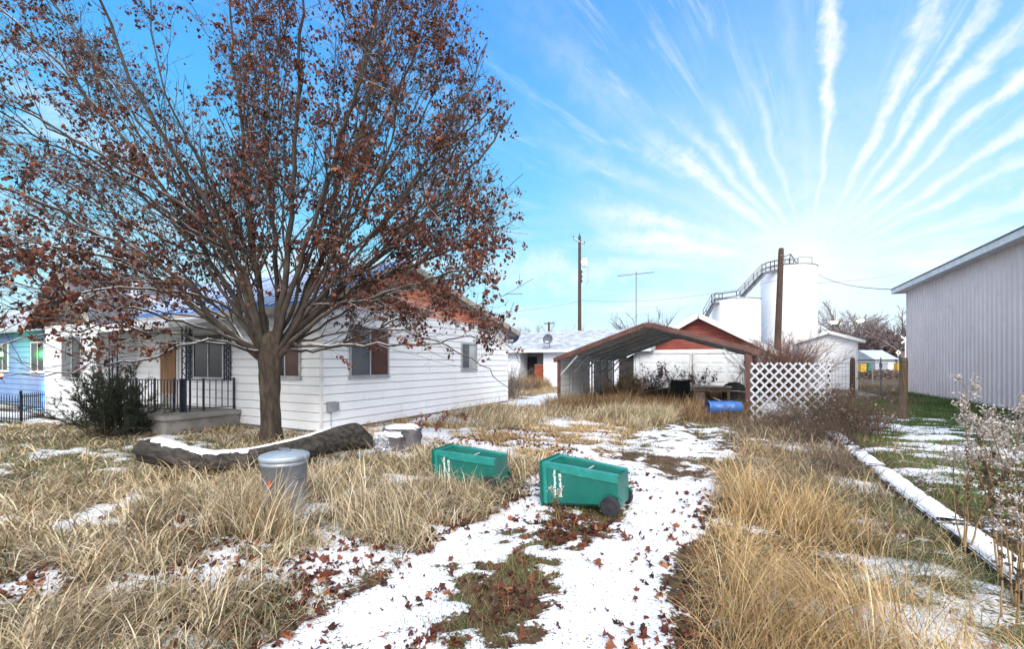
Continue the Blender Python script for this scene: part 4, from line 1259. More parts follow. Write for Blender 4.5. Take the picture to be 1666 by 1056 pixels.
# ------------------------------------------------------------------ small white shed
t = thing('white_shed', 'small white gabled shed with lap siding behind the lattice', 'shed', (5, 34, 0))
mb = MB(); sx0, sx1, sy = 3.55, 6.55, 34.0
lap_rows(mb, (sx0, sy), (sx1, sy), (0, -1), -.05, 3.0, .15, .018); lap_rows(mb, (sx1, sy), (sx1, 38), (1, 0), -.05, 3.0, .15, .018); lap_rows(mb, (sx0, 38), (sx0, sy), (-1, 0), -.05, 3.0, .15, .018)
lap_rows(mb, (sx0, sy), (sx1, sy), (0, -1), 3.0, 3.52, .13, .018, lambda z: (.5 * (z - 3.0) / .52, 1 - .5 * (z - 3.0) / .52))
mb.box((sx0 + .06, sy + .06, -.05), (sx1 - .06, 37.9, 3.0)); obj('wall', mb, M['shed_siding'], t)
mb = MB()
for s in (-1, 1): mb.prism([(5.05, sy - .3, 3.56), (5.05 + s * 1.85, sy - .3, 2.93), (5.05 + s * 1.85, sy - .3, 3.05), (5.05, sy - .3, 3.70)], (0, 4.6, 0))
obj('roof', mb, M['roof_snow'], t)
mb = MB()
for s in (-1, 1): mb.bar((5.05, sy - .32, 3.58), (5.05 + s * 1.85, sy - .32, 2.95), .03, .16, up=(0, 0, 1))
mb.box((sx1 - .08, sy - .03, -.05), (sx1 + .03, sy - .001, 2.98))
obj('trim', mb, M['trim'], t)
mb = MB(); mb.box((3.75, sy - .06, 0), (4.4, sy - .02, 2.1)); dd = obj('door', mb, M['pane_pale'], t)
mb = MB(); mb.box((3.68, sy - .07, 0), (3.748, sy - .02, 2.18)); mb.box((4.402, sy - .07, 0), (4.47, sy - .02, 2.18)); mb.box((3.748, sy - .07, 2.1), (4.402, sy - .02, 2.18)); obj('door_trim', mb, M['trim'], dd)

# ------------------------------------------------------------------ fence posts, wires
def post(name, label, px, pyb, d, h, r, tilt, mat, group=None, sides=10):
    c = at(px, HY, d); z = gz(c[0], c[1]); t = thing(name, label, 'post', (c[0], c[1], z))
    mb = MB(); pts = [Vector((tilt * h * f, 0, -.1 + (h + .1) * f)) for f in (0, .3, .6, .9, 1.0)]
    mb.tube(pts, [r * 1.06, r * 1.03, r, r * .97, r * .78], sides); obj('shaft', mb, mat, t, local=True, smooth=False)
    if sides == 10:
        mb = MB(); mb.lathe([(r * .97, h - .14), (r * 1.015, h - .135), (r * 1.015, h - .12), (r * .97, h - .115)], (tilt * h, 0, 0), 10); obj('wire_wrap', mb, M['wire'], t, local=True)
    return c
p_near = post('fence_post', 'thick weathered wooden post alone on the snowy lawn', 1468, 682, 13.4, 1.86, .105, .02, M['post'])
p_far = post('fence_post', 'dark wooden post in front of the small white shed', 1387, 648, 21.3, 1.95, .105, 0, M['pole'])
p_t = post('steel_post', 'thin dark steel post between the two wooden posts', 1433, 645, 22.4, 1.95, .032, 0, M['rust_steel'], sides=6)
t = thing('wire_fence', 'sagging square wire mesh strung to the dark wooden post', 'fence', (p_far[0], p_far[1], 0))
mb = MB(); a = Vector((3.0, 25.4, 0)); b = Vector((p_far[0], p_far[1], 0)); c3 = Vector((p_t[0], p_t[1], 0))
for q0, q1, zs in ((a, b, [.1 + .2 * i for i in range(9)]), (b, c3, [.35, .8, 1.25, 1.7])):
    for z in zs: mb.tube([q0 + Vector((0, 0, z)), q0.lerp(q1, .5) + Vector((0, 0, z - .03)), q1 + Vector((0, 0, z))], .006, 4)
for i in range(14):
    q = a.lerp(b, i / 13); mb.tube([q + Vector((0, 0, .1)), q + Vector((0, 0, 1.7))], .005, 4)
obj('mesh_wire', mb, M['wire_grey'], t)

# chain-link fence farther back
def clf(label, xa, ya, xb, yb, h=1.75):
    t = thing('chain_link_fence', label, 'fence', (xa, ya, 0))
    A = Vector((xa, ya, 0)); B = Vector((xb, yb, 0)); L = (B - A).length
    mb = MB(); mb.tube([A + Vector((0, 0, h)), B + Vector((0, 0, h))], .03, 6); mb.tube([A + Vector((0, 0, .08)), B + Vector((0, 0, .08))], .01, 4); obj('top_rail', mb, M['wire_grey'], t)
    n = max(1, round(L / 2.6))
    for i in range(n + 1):
        q = A.lerp(B, i / n); mb = MB(); mb.tube([q, q + Vector((0, 0, h + .08))], .035, 6); obj('fence_post', mb, M['wire_grey'], t)
    mb = MB(); s = .16; k = -h
    D = (B - A).normalized()
    while k < L:
        for sg in (1, -1):
            u0, u1 = k, k + h; za, zb = (0.05, h) if sg > 0 else (h, .05)
            ta = max(0, (0 - u0) / h); tb = min(1, (L - u0) / h)
            if tb > ta: mb.tube([A + D * (u0 + h * ta) + Vector((0, 0, za + (zb - za) * ta)), A + D * (u0 + h * tb) + Vector((0, 0, za + (zb - za) * tb))], .0035, 3, cap=False)
        k += s
    obj('mesh_wire', mb, M['wire_grey'], t)
clf('grey chain-link fence between the white shed and the metal building', 6.9, 44.0, 14.5, 44.0)

# ------------------------------------------------------------------ tanks with stair
def tank(name, label, pxa, pxb, pytop, d, seams):
    r = (pxb - pxa) / 2 / FPX * d; c = at((pxa + pxb) / 2, HY, d); zt = at(0, pytop, d)[2]
    t = thing(name, label, 'storage tank', (c[0], c[1], 0))
    mb = MB(); mb.lathe([(r, 0), (r, zt), (r * .3, zt + .35), (.01, zt + .42)], (0, 0, 0), 56, cap=False); o = obj('shell', mb, M['tank'], t, local=True)
    for p in o.data.polygons: p.use_smooth = p.vertices[0] < 112 and False
    mb = MB(); mb.lathe([(r + .003, zt - .06), (r + .07, zt - .05), (r + .07, zt + .01), (r + .003, zt + .02)], (0, 0, 0), 56, cap=False); obj('top_ring', mb, M['rust_steel'], t, local=True)
    mb = MB()
    for z in np.arange(2.0, zt - .5, 2.4): mb.lathe([(r + .002, z), (r + .012, z + .01), (r + .012, z + .04), (r + .002, z + .05)], (0, 0, 0), 56, cap=False)
    obj('seam', mb, M['tank'], t, local=True)
    return t, c, r, zt
tb, cb, rb, ztb = tank('storage_tank', 'taller of the two white cylindrical tanks behind the garage', 1243, 1322, 437, 60, 0)
ts, cs, rs_, zts = tank('storage_tank', 'shorter of the two white cylindrical tanks behind the garage', 1161, 1233, 489, 58, 0)
mb = MB()   # ladder on the tall tank
vdir = -np.array([cb[0], cb[1], 0]) / np.linalg.norm(cb[:2]); sd = np.array([-vdir[1], vdir[0], 0]); ang = -.18
ld = (vdir * math.cos(ang) + sd * math.sin(ang)); ls = np.array([-ld[1], ld[0], 0])
for s in (-.25, .25):
    q = ld * (rb + .12) + ls * s; mb.tube([q + UP * 1, q + UP * ztb], .025, 4)
for z in np.arange(1.2, ztb, .42):
    mb.tube([ld * (rb + .12) - ls * .25 + UP * z, ld * (rb + .12) + ls * .25 + UP * z], .018, 4)
obj('ladder', mb, M['far_white'], tb, local=True)
# catwalk: stair up the left tank, platform, stair to the tall tank, platform
t = thing('catwalk', 'grey steel stair and railed platform climbing over the two white tanks', 'stair', tuple(at(1160, HY, 57)))
dk = 56.5
walk = [(1149, 520), (1163, 494), (1175, 493.5), (1204, 489), (1246, 444), (1260, 440), (1284, 437), (1298, 437)]
W3 = [Vector(at(x, y, dk + i * .25)) for i, (x, y) in enumerate(walk)]
dep = Vector(FW) * .9
mb = MB()
for i in range(len(W3) - 1):
    p, q = W3[i], W3[i + 1]
    for o in (Vector((0, 0, 0)), dep): mb.bar(p + o, q + o, .07, .26)
    if abs(q.z - p.z) > 1.0:
        n = int(abs(q.z - p.z) / .22)
        for k in range(n):
            c = p.lerp(q, (k + .5) / n); mb.bar(c, c + dep, .26, .04)
    else: mb.prism([p + Vector((0, 0, .1)), q + Vector((0, 0, .1)), q + dep + Vector((0, 0, .1)), p + dep + Vector((0, 0, .1))], (0, 0, .04))
obj('deck', mb, M['rust_steel'], t)
mb = MB()
for o in (Vector((0, 0, 0)), dep):
    for i in range(len(W3) - 1):
        p, q = W3[i] + o, W3[i + 1] + o
        for h in (.68, 1.3): mb.tube([p + Vector((0, 0, h)), q + Vector((0, 0, h))], .05, 5)
        n = max(1, int((q - p).length / 1.6))
        for k in range(n + 1):
            c = p.lerp(q, k / n); mb.tube([c, c + Vector((0, 0, 1.32))], .05, 5)
obj('railing', mb, M['rust_steel'], t)
mb = MB()
g = [Vector(at(x, y, dk + 2.2)) for x, y in ((1284, 436), (1286, 413), (1300, 434), (1293, 424))]
mb.tube([g[0], g[1]], .07, 5); mb.tube([g[1], g[2]], .07, 5); mb.tube([g[3], g[0]], .05, 5); mb.tube([Vector(at(1276, 418, dk + 2.2)), g[1]], .06, 5)
obj('hoist_frame', mb, M['rust_steel'], t)
mb = MB(); mb.cbox(at(1291, 435, dk + 2.4), (1.3, .8, .6)); mb.cbox(at(1283, 436, dk + 2.4), (.5, .8, .5)); obj('motor', mb, M['black_stuff'], t)
mb = MB()
q = [Vector(at(x, y, 59)) for x, y in ((1299, 438), (1299, 417.5), (1321, 419), (1321, 438))]
for i in range(3): mb.tube([q[i], q[i + 1]], .05, 5)
mb.tube([Vector(at(1299, 428, 59)), Vector(at(1321, 430, 59))], .04, 5); mb.tube([Vector(at(1321, 430, 59)), Vector(at(1313, 438, 59))], .04, 5)
obj('guard_rail', mb, M['wire_grey'], tb)

# ------------------------------------------------------------------ poles, aerial, wires
pl = at(943, HY, 38); t = thing('utility_pole', 'tall brown utility pole with crossarm and grey transformer behind the grey roof', 'utility pole', (pl[0], pl[1], 0))
ztop = at(943, 384, 38)[2]
mb = MB(); mb.tube([(0, 0, -.2), (0, 0, ztop * .5), (0, 0, ztop)], [.17, .145, .115], 10); obj('shaft', mb, M['pole'], t, local=True)
ca = Vector(RT * .8 + FW * .6).normalized()
mb = MB(); mb.bar(ca * -.72 + Vector((0, -.14, ztop - .35)), ca * .72 + Vector((0, -.14, ztop - .62)), .09, .12); obj('crossarm', mb, M['far_grey'], t, local=True)
for u in (-.68, .66, 0):
    mb = MB(); zc = ztop - .35 - (u + .72) / 1.44 * .27 if u else ztop
    mb.lathe([(.02, 0), (.05, .04), (.035, .08), (.05, .12), (.03, .18), (.001, .2)], ca * u + Vector((0, -.14 if u else 0, zc + .05)), 8); obj('insulator', mb, M['pole'], t, local=True)
mb = MB(); tcn = Vector(RT * .42 + FW * -.1); mb.lathe([(.2, 0), (.22, .03), (.22, .62), (.23, .66), (.19, .72), (.001, .74)], tcn + Vector((0, 0, ztop - 2.62)), 18)
mb.bar(Vector((0, 0, ztop - 2.2)), tcn + Vector((0, 0, ztop - 2.2)), .06, .2); tr = obj('transformer', mb, M['far_white'], t, local=True)
mb = MB(); mb.lathe([(.04, 0), (.06, .05), (.04, .1), (.06, .15), (.02, .25)], tcn + Vector((-.05, 0, ztop - 1.9)), 8); mb.tube([tcn + Vector((.12, 0, ztop - 2.5)), tcn + Vector((.3, 0, ztop - 2.8)), tcn + Vector((.28, 0, ztop - 4.0)), tcn + Vector((.1, 0, ztop - 4.1))], .018, 4); obj('bushing', mb, M['wire_grey'], tr, local=True)
mb = MB()
for z in (ztop - 3.1, ztop - 3.5, ztop - 3.9): mb.lathe([(.05, 0), (.07, .05), (.05, .12)], Vector(RT * .2) + Vector((0, 0, z)), 8); 
mb.bar(Vector(RT * .16) + Vector((0, 0, ztop - 4.0)), Vector(RT * .16) + Vector((0, 0, ztop - 2.9)), .04); obj('wire_rack', mb, M['wire'], t, local=True)
pp = Vector((2.05, 31.0, 0)); ptop = Vector(at(1271, 404, 26.9)); 
t = thing('utility_pole', 'bare dark leaning pole without crossarm in front of the white tanks', 'utility pole', tuple(pp))
mb = MB(); k = [pp + (ptop - pp) * f for f in (0, .3, .6, .97, 1)]; mb.tube([q - pp for q in k], [.21, .19, .17, .15, .13], 10); obj('shaft', mb, M['pole'], t, local=True)
mb = MB(); mb.lathe([(.16, -.5), (.175, -.49), (.175, -.42), (.16, -.41)], ptop - pp, 10); obj('band', mb, M['rust_steel'], t, local=True)
pf = at(893, HY, 95); zt = at(893, 524, 95)[2]; t = thing('utility_pole', 'tiny far utility pole with crossarm rising above the grey roof', 'utility pole', (pf[0], pf[1], 0))
mb = MB(); mb.tube([(0, 0, 0), (0, 0, zt)], [.34, .24], 8); obj('shaft', mb, M['pole'], t, local=True)
mb = MB(); mb.bar(Vector(RT * -1.1) + Vector((0, 0, zt - .35)), Vector(RT * 1.1) + Vector((0, 0, zt - .25)), .16, .2); obj('crossarm', mb, M['pole'], t, local=True)
pa_ = at(1035, HY, 33.5); z0_, z1_ = 3.0, at(0, 442, 33.5)[2]
t = thing('roof_aerial', 'thin roof aerial with one long crossbar behind the carport peak', 'aerial', (pa_[0], pa_[1], z0_))
mb = MB(); mb.tube([(0, 0, 0), (0, 0, z1_ - z0_)], .03, 6); obj('mast', mb, M['rust_steel'], t, local=True)
mb = MB(); e0 = Vector(at(1005, 449, 33.5)) - t.location; e1 = Vector(at(1064, 443, 33.5)) - t.location; mb.tube([e0, e1], .022, 5)
for i in range(11):
    c = e0.lerp(e1, i / 10); l = .55 - .03 * i; mb.tube([c - Vector(FW) * l + Vector((0, 0, .02)), c + Vector(FW) * l], .009, 4)
obj('boom', mb, M['rust_steel'], t, local=True)
def wire(label, p, q, sag, r, mat):
    p, q = Vector(p), Vector(q); mb = MB(); pts = []
    for i in range(17):
        f = i / 16; c = p.lerp(q, f); c.z -= sag * 4 * f * (1 - f); pts.append(c)
    mb.tube(pts, r, 4); o = obj('overhead_wire', mb, mat, None); tag(o, label, 'wire')
wire('dark wire sagging from the tall tank to the metal building', at(1322, 441, 58), at(1456, 471, 26), .55, .022, M['wire'])
wire('thin service wire running left from the transformer pole', at(943, 490, 38), at(700, 508, 40), .5, .012, M['wire_grey'])
wire('thin service wire between the transformer pole and the leaning pole', at(943, 488, 38), at(1268, 455, 27.2), .6, .010, M['wire_grey'])
wire('thin wire from the leaning pole toward the metal building roof', at(1268, 462, 27.2), at(1480, 440, 60), .4, .012, M['wire_grey'])

# ------------------------------------------------------------------ things beyond the fence
pl = at(1379, HY, 62); zt = at(0, 523, 62)[2]
t = thing('street_lamp', 'double-armed street lamp with both heads lit above the white shed', 'street lamp', (pl[0], pl[1], 0))
mb = MB(); mb.tube([(0, 0, 0), (0, 0, zt)], [.12, .08], 8); obj('pole', mb, M['rust_steel'], t, local=True)
for s, px, py in ((-1, 1357, 523.5), (1, 1400, 521)):
    e = Vector(at(px, py, 62)) - t.location
    mb = MB(); mb.tube([(0, 0, zt - .1), Vector((0, 0, zt - .02)).lerp(e, .85) + Vector((0, 0, .1))], .06, 6); a_ = obj('arm', mb, M['rust_steel'], t, local=True)
    mb = MB(); mb.cbox(e + Vector((0, 0, .12)), (.9, .5, .16), YAW); obj('lamp_head', mb, M['rust_steel'], a_, local=True, bevel=.04)
    mb = MB(); mb.lathe([(.001, -.30), (.30, -.22), (.42, -.06), (.40, .03)], e, 14, cap=False); obj('lens', mb, M['lamp'], a_, local=True, smooth=True)
def far_house(name, label, pxa, pxb, pyb, pyw, pyr, d, wm, rm, extra=None):
    a, b = Vector(at(pxa, HY, d)), Vector(at(pxb, HY, d)); a.z = b.z = 0; zw, zr = at(0, pyw, d)[2], at(0, pyr, d)[2]; z0 = 0
    t = thing(name, label, 'house', tuple((a + b) / 2)); dp = Vector(FW) * 6
    mb = MB(); mb.prism([a, b, b + dp, a + dp], (0, 0, zw)); obj('wall', mb, wm, t)
    mb = MB(); x = (b - a).normalized() * .4
    mb.prism([a - x + Vector((0, 0, zw)) - dp * .07, a - x + dp * .5 + Vector((0, 0, zr)), a - x + dp * 1.07 + Vector((0, 0, zw))], (b - a) + 2 * x); obj('roof', mb, rm, t)
    for f in (.2, .6):
        mb = MB(); p = a.lerp(b, f); q = a.lerp(b, f + .16); mb.prism([p - dp * .01 + Vector((0, 0, zw * .4)), q - dp * .01 + Vector((0, 0, zw * .4)), q - dp * .004 + Vector((0, 0, zw * .4)), p - dp * .004 + Vector((0, 0, zw * .4))], (0, 0, zw * .35)); obj('window', mb, M['pane_dark'], t)
far_house('far_house', 'grey-blue house far beyond the chain-link fence', 1424, 1456, 596, 585, 569, 72, M['far_grey'], M['far_grey'])
far_house('far_house', 'low house with snowy roof peeking past the white shed', 1398, 1424, 600, 580, 572, 85, M['black_stuff'], M['roof_snow'])
def crate(name, label, cat, px, pyt, pyb, w, d, mat, slats):
    c = Vector(at(px, HY, d)); zt = at(0, pyt, d)[2]; zb = max(0, at(0, pyb, d)[2]); t = thing(name, label, cat, (c.x, c.y, zb)); h = zt - zb; wd = w / FPX * d
    if slats:
        mb = MB()
        for i in range(4): mb.cbox(Vector(RT * (-wd / 2 + wd * (i + .5) / 4)) + Vector((0, 0, h / 2)), (wd / 4 * .72, .5, h), YAW)
        obj('slat', mb, mat, t, local=True)
        mb = MB()
        for z in (.12, .5, .88): mb.cbox((0, 0, h * z), (wd, .56, h * .09), YAW)
        obj('band', mb, mat, t, local=True)
    else:
        mb = MB(); mb.cbox((0, 0, h / 2), (wd, .8, h), YAW); obj('body', mb, mat, t, local=True, bevel=.05)
        mb = MB(); mb.cbox((0, 0, h + .05), (wd * 1.06, .86, .12), YAW); obj('lid', mb, mat, t, local=True, bevel=.03)
crate('yellow_crate', 'yellow slatted crate at the corner of the white shed', 'crate', 1402, 592, 606, 9, 46, M['yellow'], True)
crate('green_bin', 'dark green bin next to the yellow crate by the shed', 'bin', 1410, 593, 606, 6, 46.5, M['far_green'], False)
crate('yellow_crate', 'yellow slatted crate partly behind the thick wooden post', 'crate', 1462, 591, 606, 10, 46, M['yellow'], True)
crate('white_box', 'white box-like cabinet beyond the chain-link fence', 'cabinet', 1446, 592, 607, 12, 48, M['far_white'], False)
# railroad crossbuck and diamond sign
pc = at(1473, HY, 58); t = thing('crossing_sign', 'white crossbuck railway sign on a post beside the metal building', 'sign', (pc[0], pc[1], 0)); zc = at(0, 553, 58)[2]
mb = MB(); mb.tube([(0, 0, 0), (0, 0, zc + .4)], .07, 6); obj('post', mb, M['far_white'], t, local=True)
for s in (-1, 1):
    mb = MB(); o = Vector(FW) * (-.1 - .03 * s); mb.bar(o + Vector(RT * -.62) + Vector((0, 0, zc - .45 * s)), o + Vector(RT * .62) + Vector((0, 0, zc + .45 * s)), .03, .2); obj('blade', mb, M['sign_white'], t, local=True)
mb = MB()
for s in (-1, 1): mb.lathe([(.16, 0), (.17, .05), (.06, .2)], Vector(RT * s * .5) - Vector(FW) * .2 + Vector((0, 0, zc - 1.3)), 12, Matrix.Rotation(math.pi / 2, 3, 'X'))
mb.bar(Vector(RT * -.5) + Vector((0, 0, zc - 1.3)), Vector(RT * .5) + Vector((0, 0, zc - 1.3)), .06); obj('signal_head', mb, M['black_stuff'], t, local=True)
pc = at(1461, HY, 66); zc = at(0, 574, 66)[2]; t = thing('diamond_sign', 'small pale diamond road sign with a dark upright mark', 'sign', (pc[0], pc[1], 0))
mb = MB(); mb.tube([(0, 0, 0), (0, 0, zc)], .05, 6); obj('post', mb, M['far_grey'], t, local=True)
mb = MB(); q = [Vector(RT * x) + Vector((0, 0, zc + z)) - Vector(FW) * .08 for x, z in ((-.42, 0), (0, -.42), (.42, 0), (0, .42))]; mb.prism(q, Vector(FW) * .03); obj('plate', mb, M['sign_white'], t, local=True)
mb = MB(); mb.cbox(Vector((0, 0, zc)) - Vector(FW) * .10, (.08, .02, .42), YAW); obj('symbol', mb, M['sign_black'], t, local=True)


# ------------------------------------------------------------------ plants: shared builders
def unit(v):
    return v / np.maximum(np.linalg.norm(v, axis=-1, keepdims=True), 1e-9)


def tubes(P, R, sides):
    """P [N,k,3], R [N,k] -> verts, quad index list"""
    N, k, _ = P.shape
    T = np.empty_like(P); T[:, 1:-1] = P[:, 2:] - P[:, :-2]; T[:, 0] = P[:, 1] - P[:, 0]; T[:, -1] = P[:, -1] - P[:, -2]
    T = unit(T)
    ref = np.tile(np.array([.31, .22, .11]), (N, 1)) + 0.0
    x = unit(np.cross(T.mean(1), ref + np.array([0, 0, 1.0]) * (np.abs(T.mean(1)[:, 2:3]) < .8) + np.array([1., 0, 0]) * (np.abs(T.mean(1)[:, 2:3]) >= .8)))[:, None, :]
    X = unit(x - T * (x * T).sum(-1, keepdims=True)); Y = np.cross(T, X)
    a = np.arange(sides) * 2 * np.pi / sides
    V = P[:, :, None, :] + R[:, :, None, None] * (X[:, :, None, :] * np.cos(a)[None, None, :, None] + Y[:, :, None, :] * np.sin(a)[None, None, :, None])
    base = (np.arange(N) * k * sides)[:, None, None] + (np.arange(k - 1) * sides)[None, :, None]
    j = np.arange(sides)[None, None, :]; j2 = (j + 1) % sides
    F = np.stack([base + j, base + j2, base + sides + j2, base + sides + j], -1)
    return V.reshape(-1, 3), F.reshape(-1)


def join(parts):
    vs, fs, o = [], [], 0
    for v, f in parts:
        vs.append(v); fs.append(f + o); o += len(v)
    return np.concatenate(vs), np.concatenate(fs)


def sprout(P, R, spacing, tmin, ang, length, k, wander, trop, rscale, rmin, g, tmax=.97, taper=.35, fade=.5, pull=None):
    """side branches on every parent branch"""
    N, kp, _ = P.shape
    seg = np.linalg.norm(np.diff(P, axis=1), axis=-1); L = seg.sum(1)
    cnt = np.maximum(1, g.poisson(np.maximum(L * (tmax - tmin) / spacing, .4)))
    par = np.repeat(np.arange(N), cnt); n = len(par)
    t = tmin + (tmax - tmin) * g.random(n)
    f = t * (kp - 1); i = np.minimum(f.astype(int), kp - 2); u = (f - i)[:, None]
    p0 = P[par, i] * (1 - u) + P[par, i + 1] * u
    r0 = R[par, i] * (1 - u[:, 0]) + R[par, i + 1] * u[:, 0]
    d = unit(P[par, i + 1] - P[par, i])
    q = unit(np.cross(d, unit(g.normal(size=(n, 3)))))
    A = np.radians(ang[0] + (ang[1] - ang[0]) * g.random(n))[:, None]
    dirv = unit(d * np.cos(A) + q * np.sin(A) + np.array([0, 0, trop]))
    ln = (length[0] + (length[1] - length[0]) * g.random(n)) * (1 - fade * t)
    C = np.empty((n, k, 3)); C[:, 0] = p0
    for s in range(1, k):
        dirv = unit(dirv + g.normal(size=(n, 3)) * wander + np.array([0, 0, trop * .35]))
        C[:, s] = C[:, s - 1] + dirv * (ln / (k - 1))[:, None]
    rr = np.maximum(r0 * rscale * (.7 + .5 * g.random(n)), rmin)
    tt = np.linspace(1, taper, k)[None, :]
    return C, np.maximum(rr[:, None] * tt, rmin * .8), t, L


LEAF = np.array([(0, 0, 0), (-.42, .10, -.30), (-.30, .26, -.72), (0, -.06, -1.0), (.33, .20, -.70), (.40, -.12, -.28), (0, -.14, -.5)])
LEAF_T = np.array([(0, 1, 6), (1, 2, 6), (2, 3, 6), (3, 4, 6), (4, 5, 6), (5, 0, 6)])
# a flatter maple leaf with five points, for the ground
MAPLE = np.array([(0, -.5, 0), (-.42, -.34, .04), (-.2, -.1, .0), (-.55, .14, .08), (-.2, .16, .02), (0, .58, .06), (.2, .16, .02), (.55, .14, .05), (.2, -.1, 0), (.42, -.34, .06), (0, 0, -.03)])
MAPLE_T = np.array([(i, (i + 1) % 10, 10) for i in range(10)])


def leaves(name, pos, size, cols, mat, parent, g, tmpl=LEAF, tris=LEAF_T, tilt=.5, flat=False, crumple=.12):
    n = len(pos); m = len(tmpl)
    z = np.tile([0, 0, 1.0], (n, 1)) + g.normal(size=(n, 3)) * tilt; z = unit(z)
    x = unit(np.cross(z, g.normal(size=(n, 3)))); y = np.cross(z, x)
    loc = tmpl[None] + g.normal(size=(n, m, 3)) * crumple * (np.array([.6, 1, .6]) if not flat else np.array([.5, .5, .8]))
    V = pos[:, None, :] + size[:, None, None] * (loc[..., 0:1] * x[:, None] + loc[..., 1:2] * y[:, None] + loc[..., 2:3] * z[:, None])
    F = (np.arange(n) * m)[:, None, None] + tris[None]
    return raw(name, V.reshape(-1, 3), F.reshape(-1), 3, mat, np.repeat(cols, m, 0), parent)


def pick(g, n, pal, w=None, jit=.18):
    pal = np.array(pal); c = pal[g.choice(len(pal), n, p=w)]
    return np.clip(c * (1 + g.normal(size=(n, 1)) * jit), .004, .9)


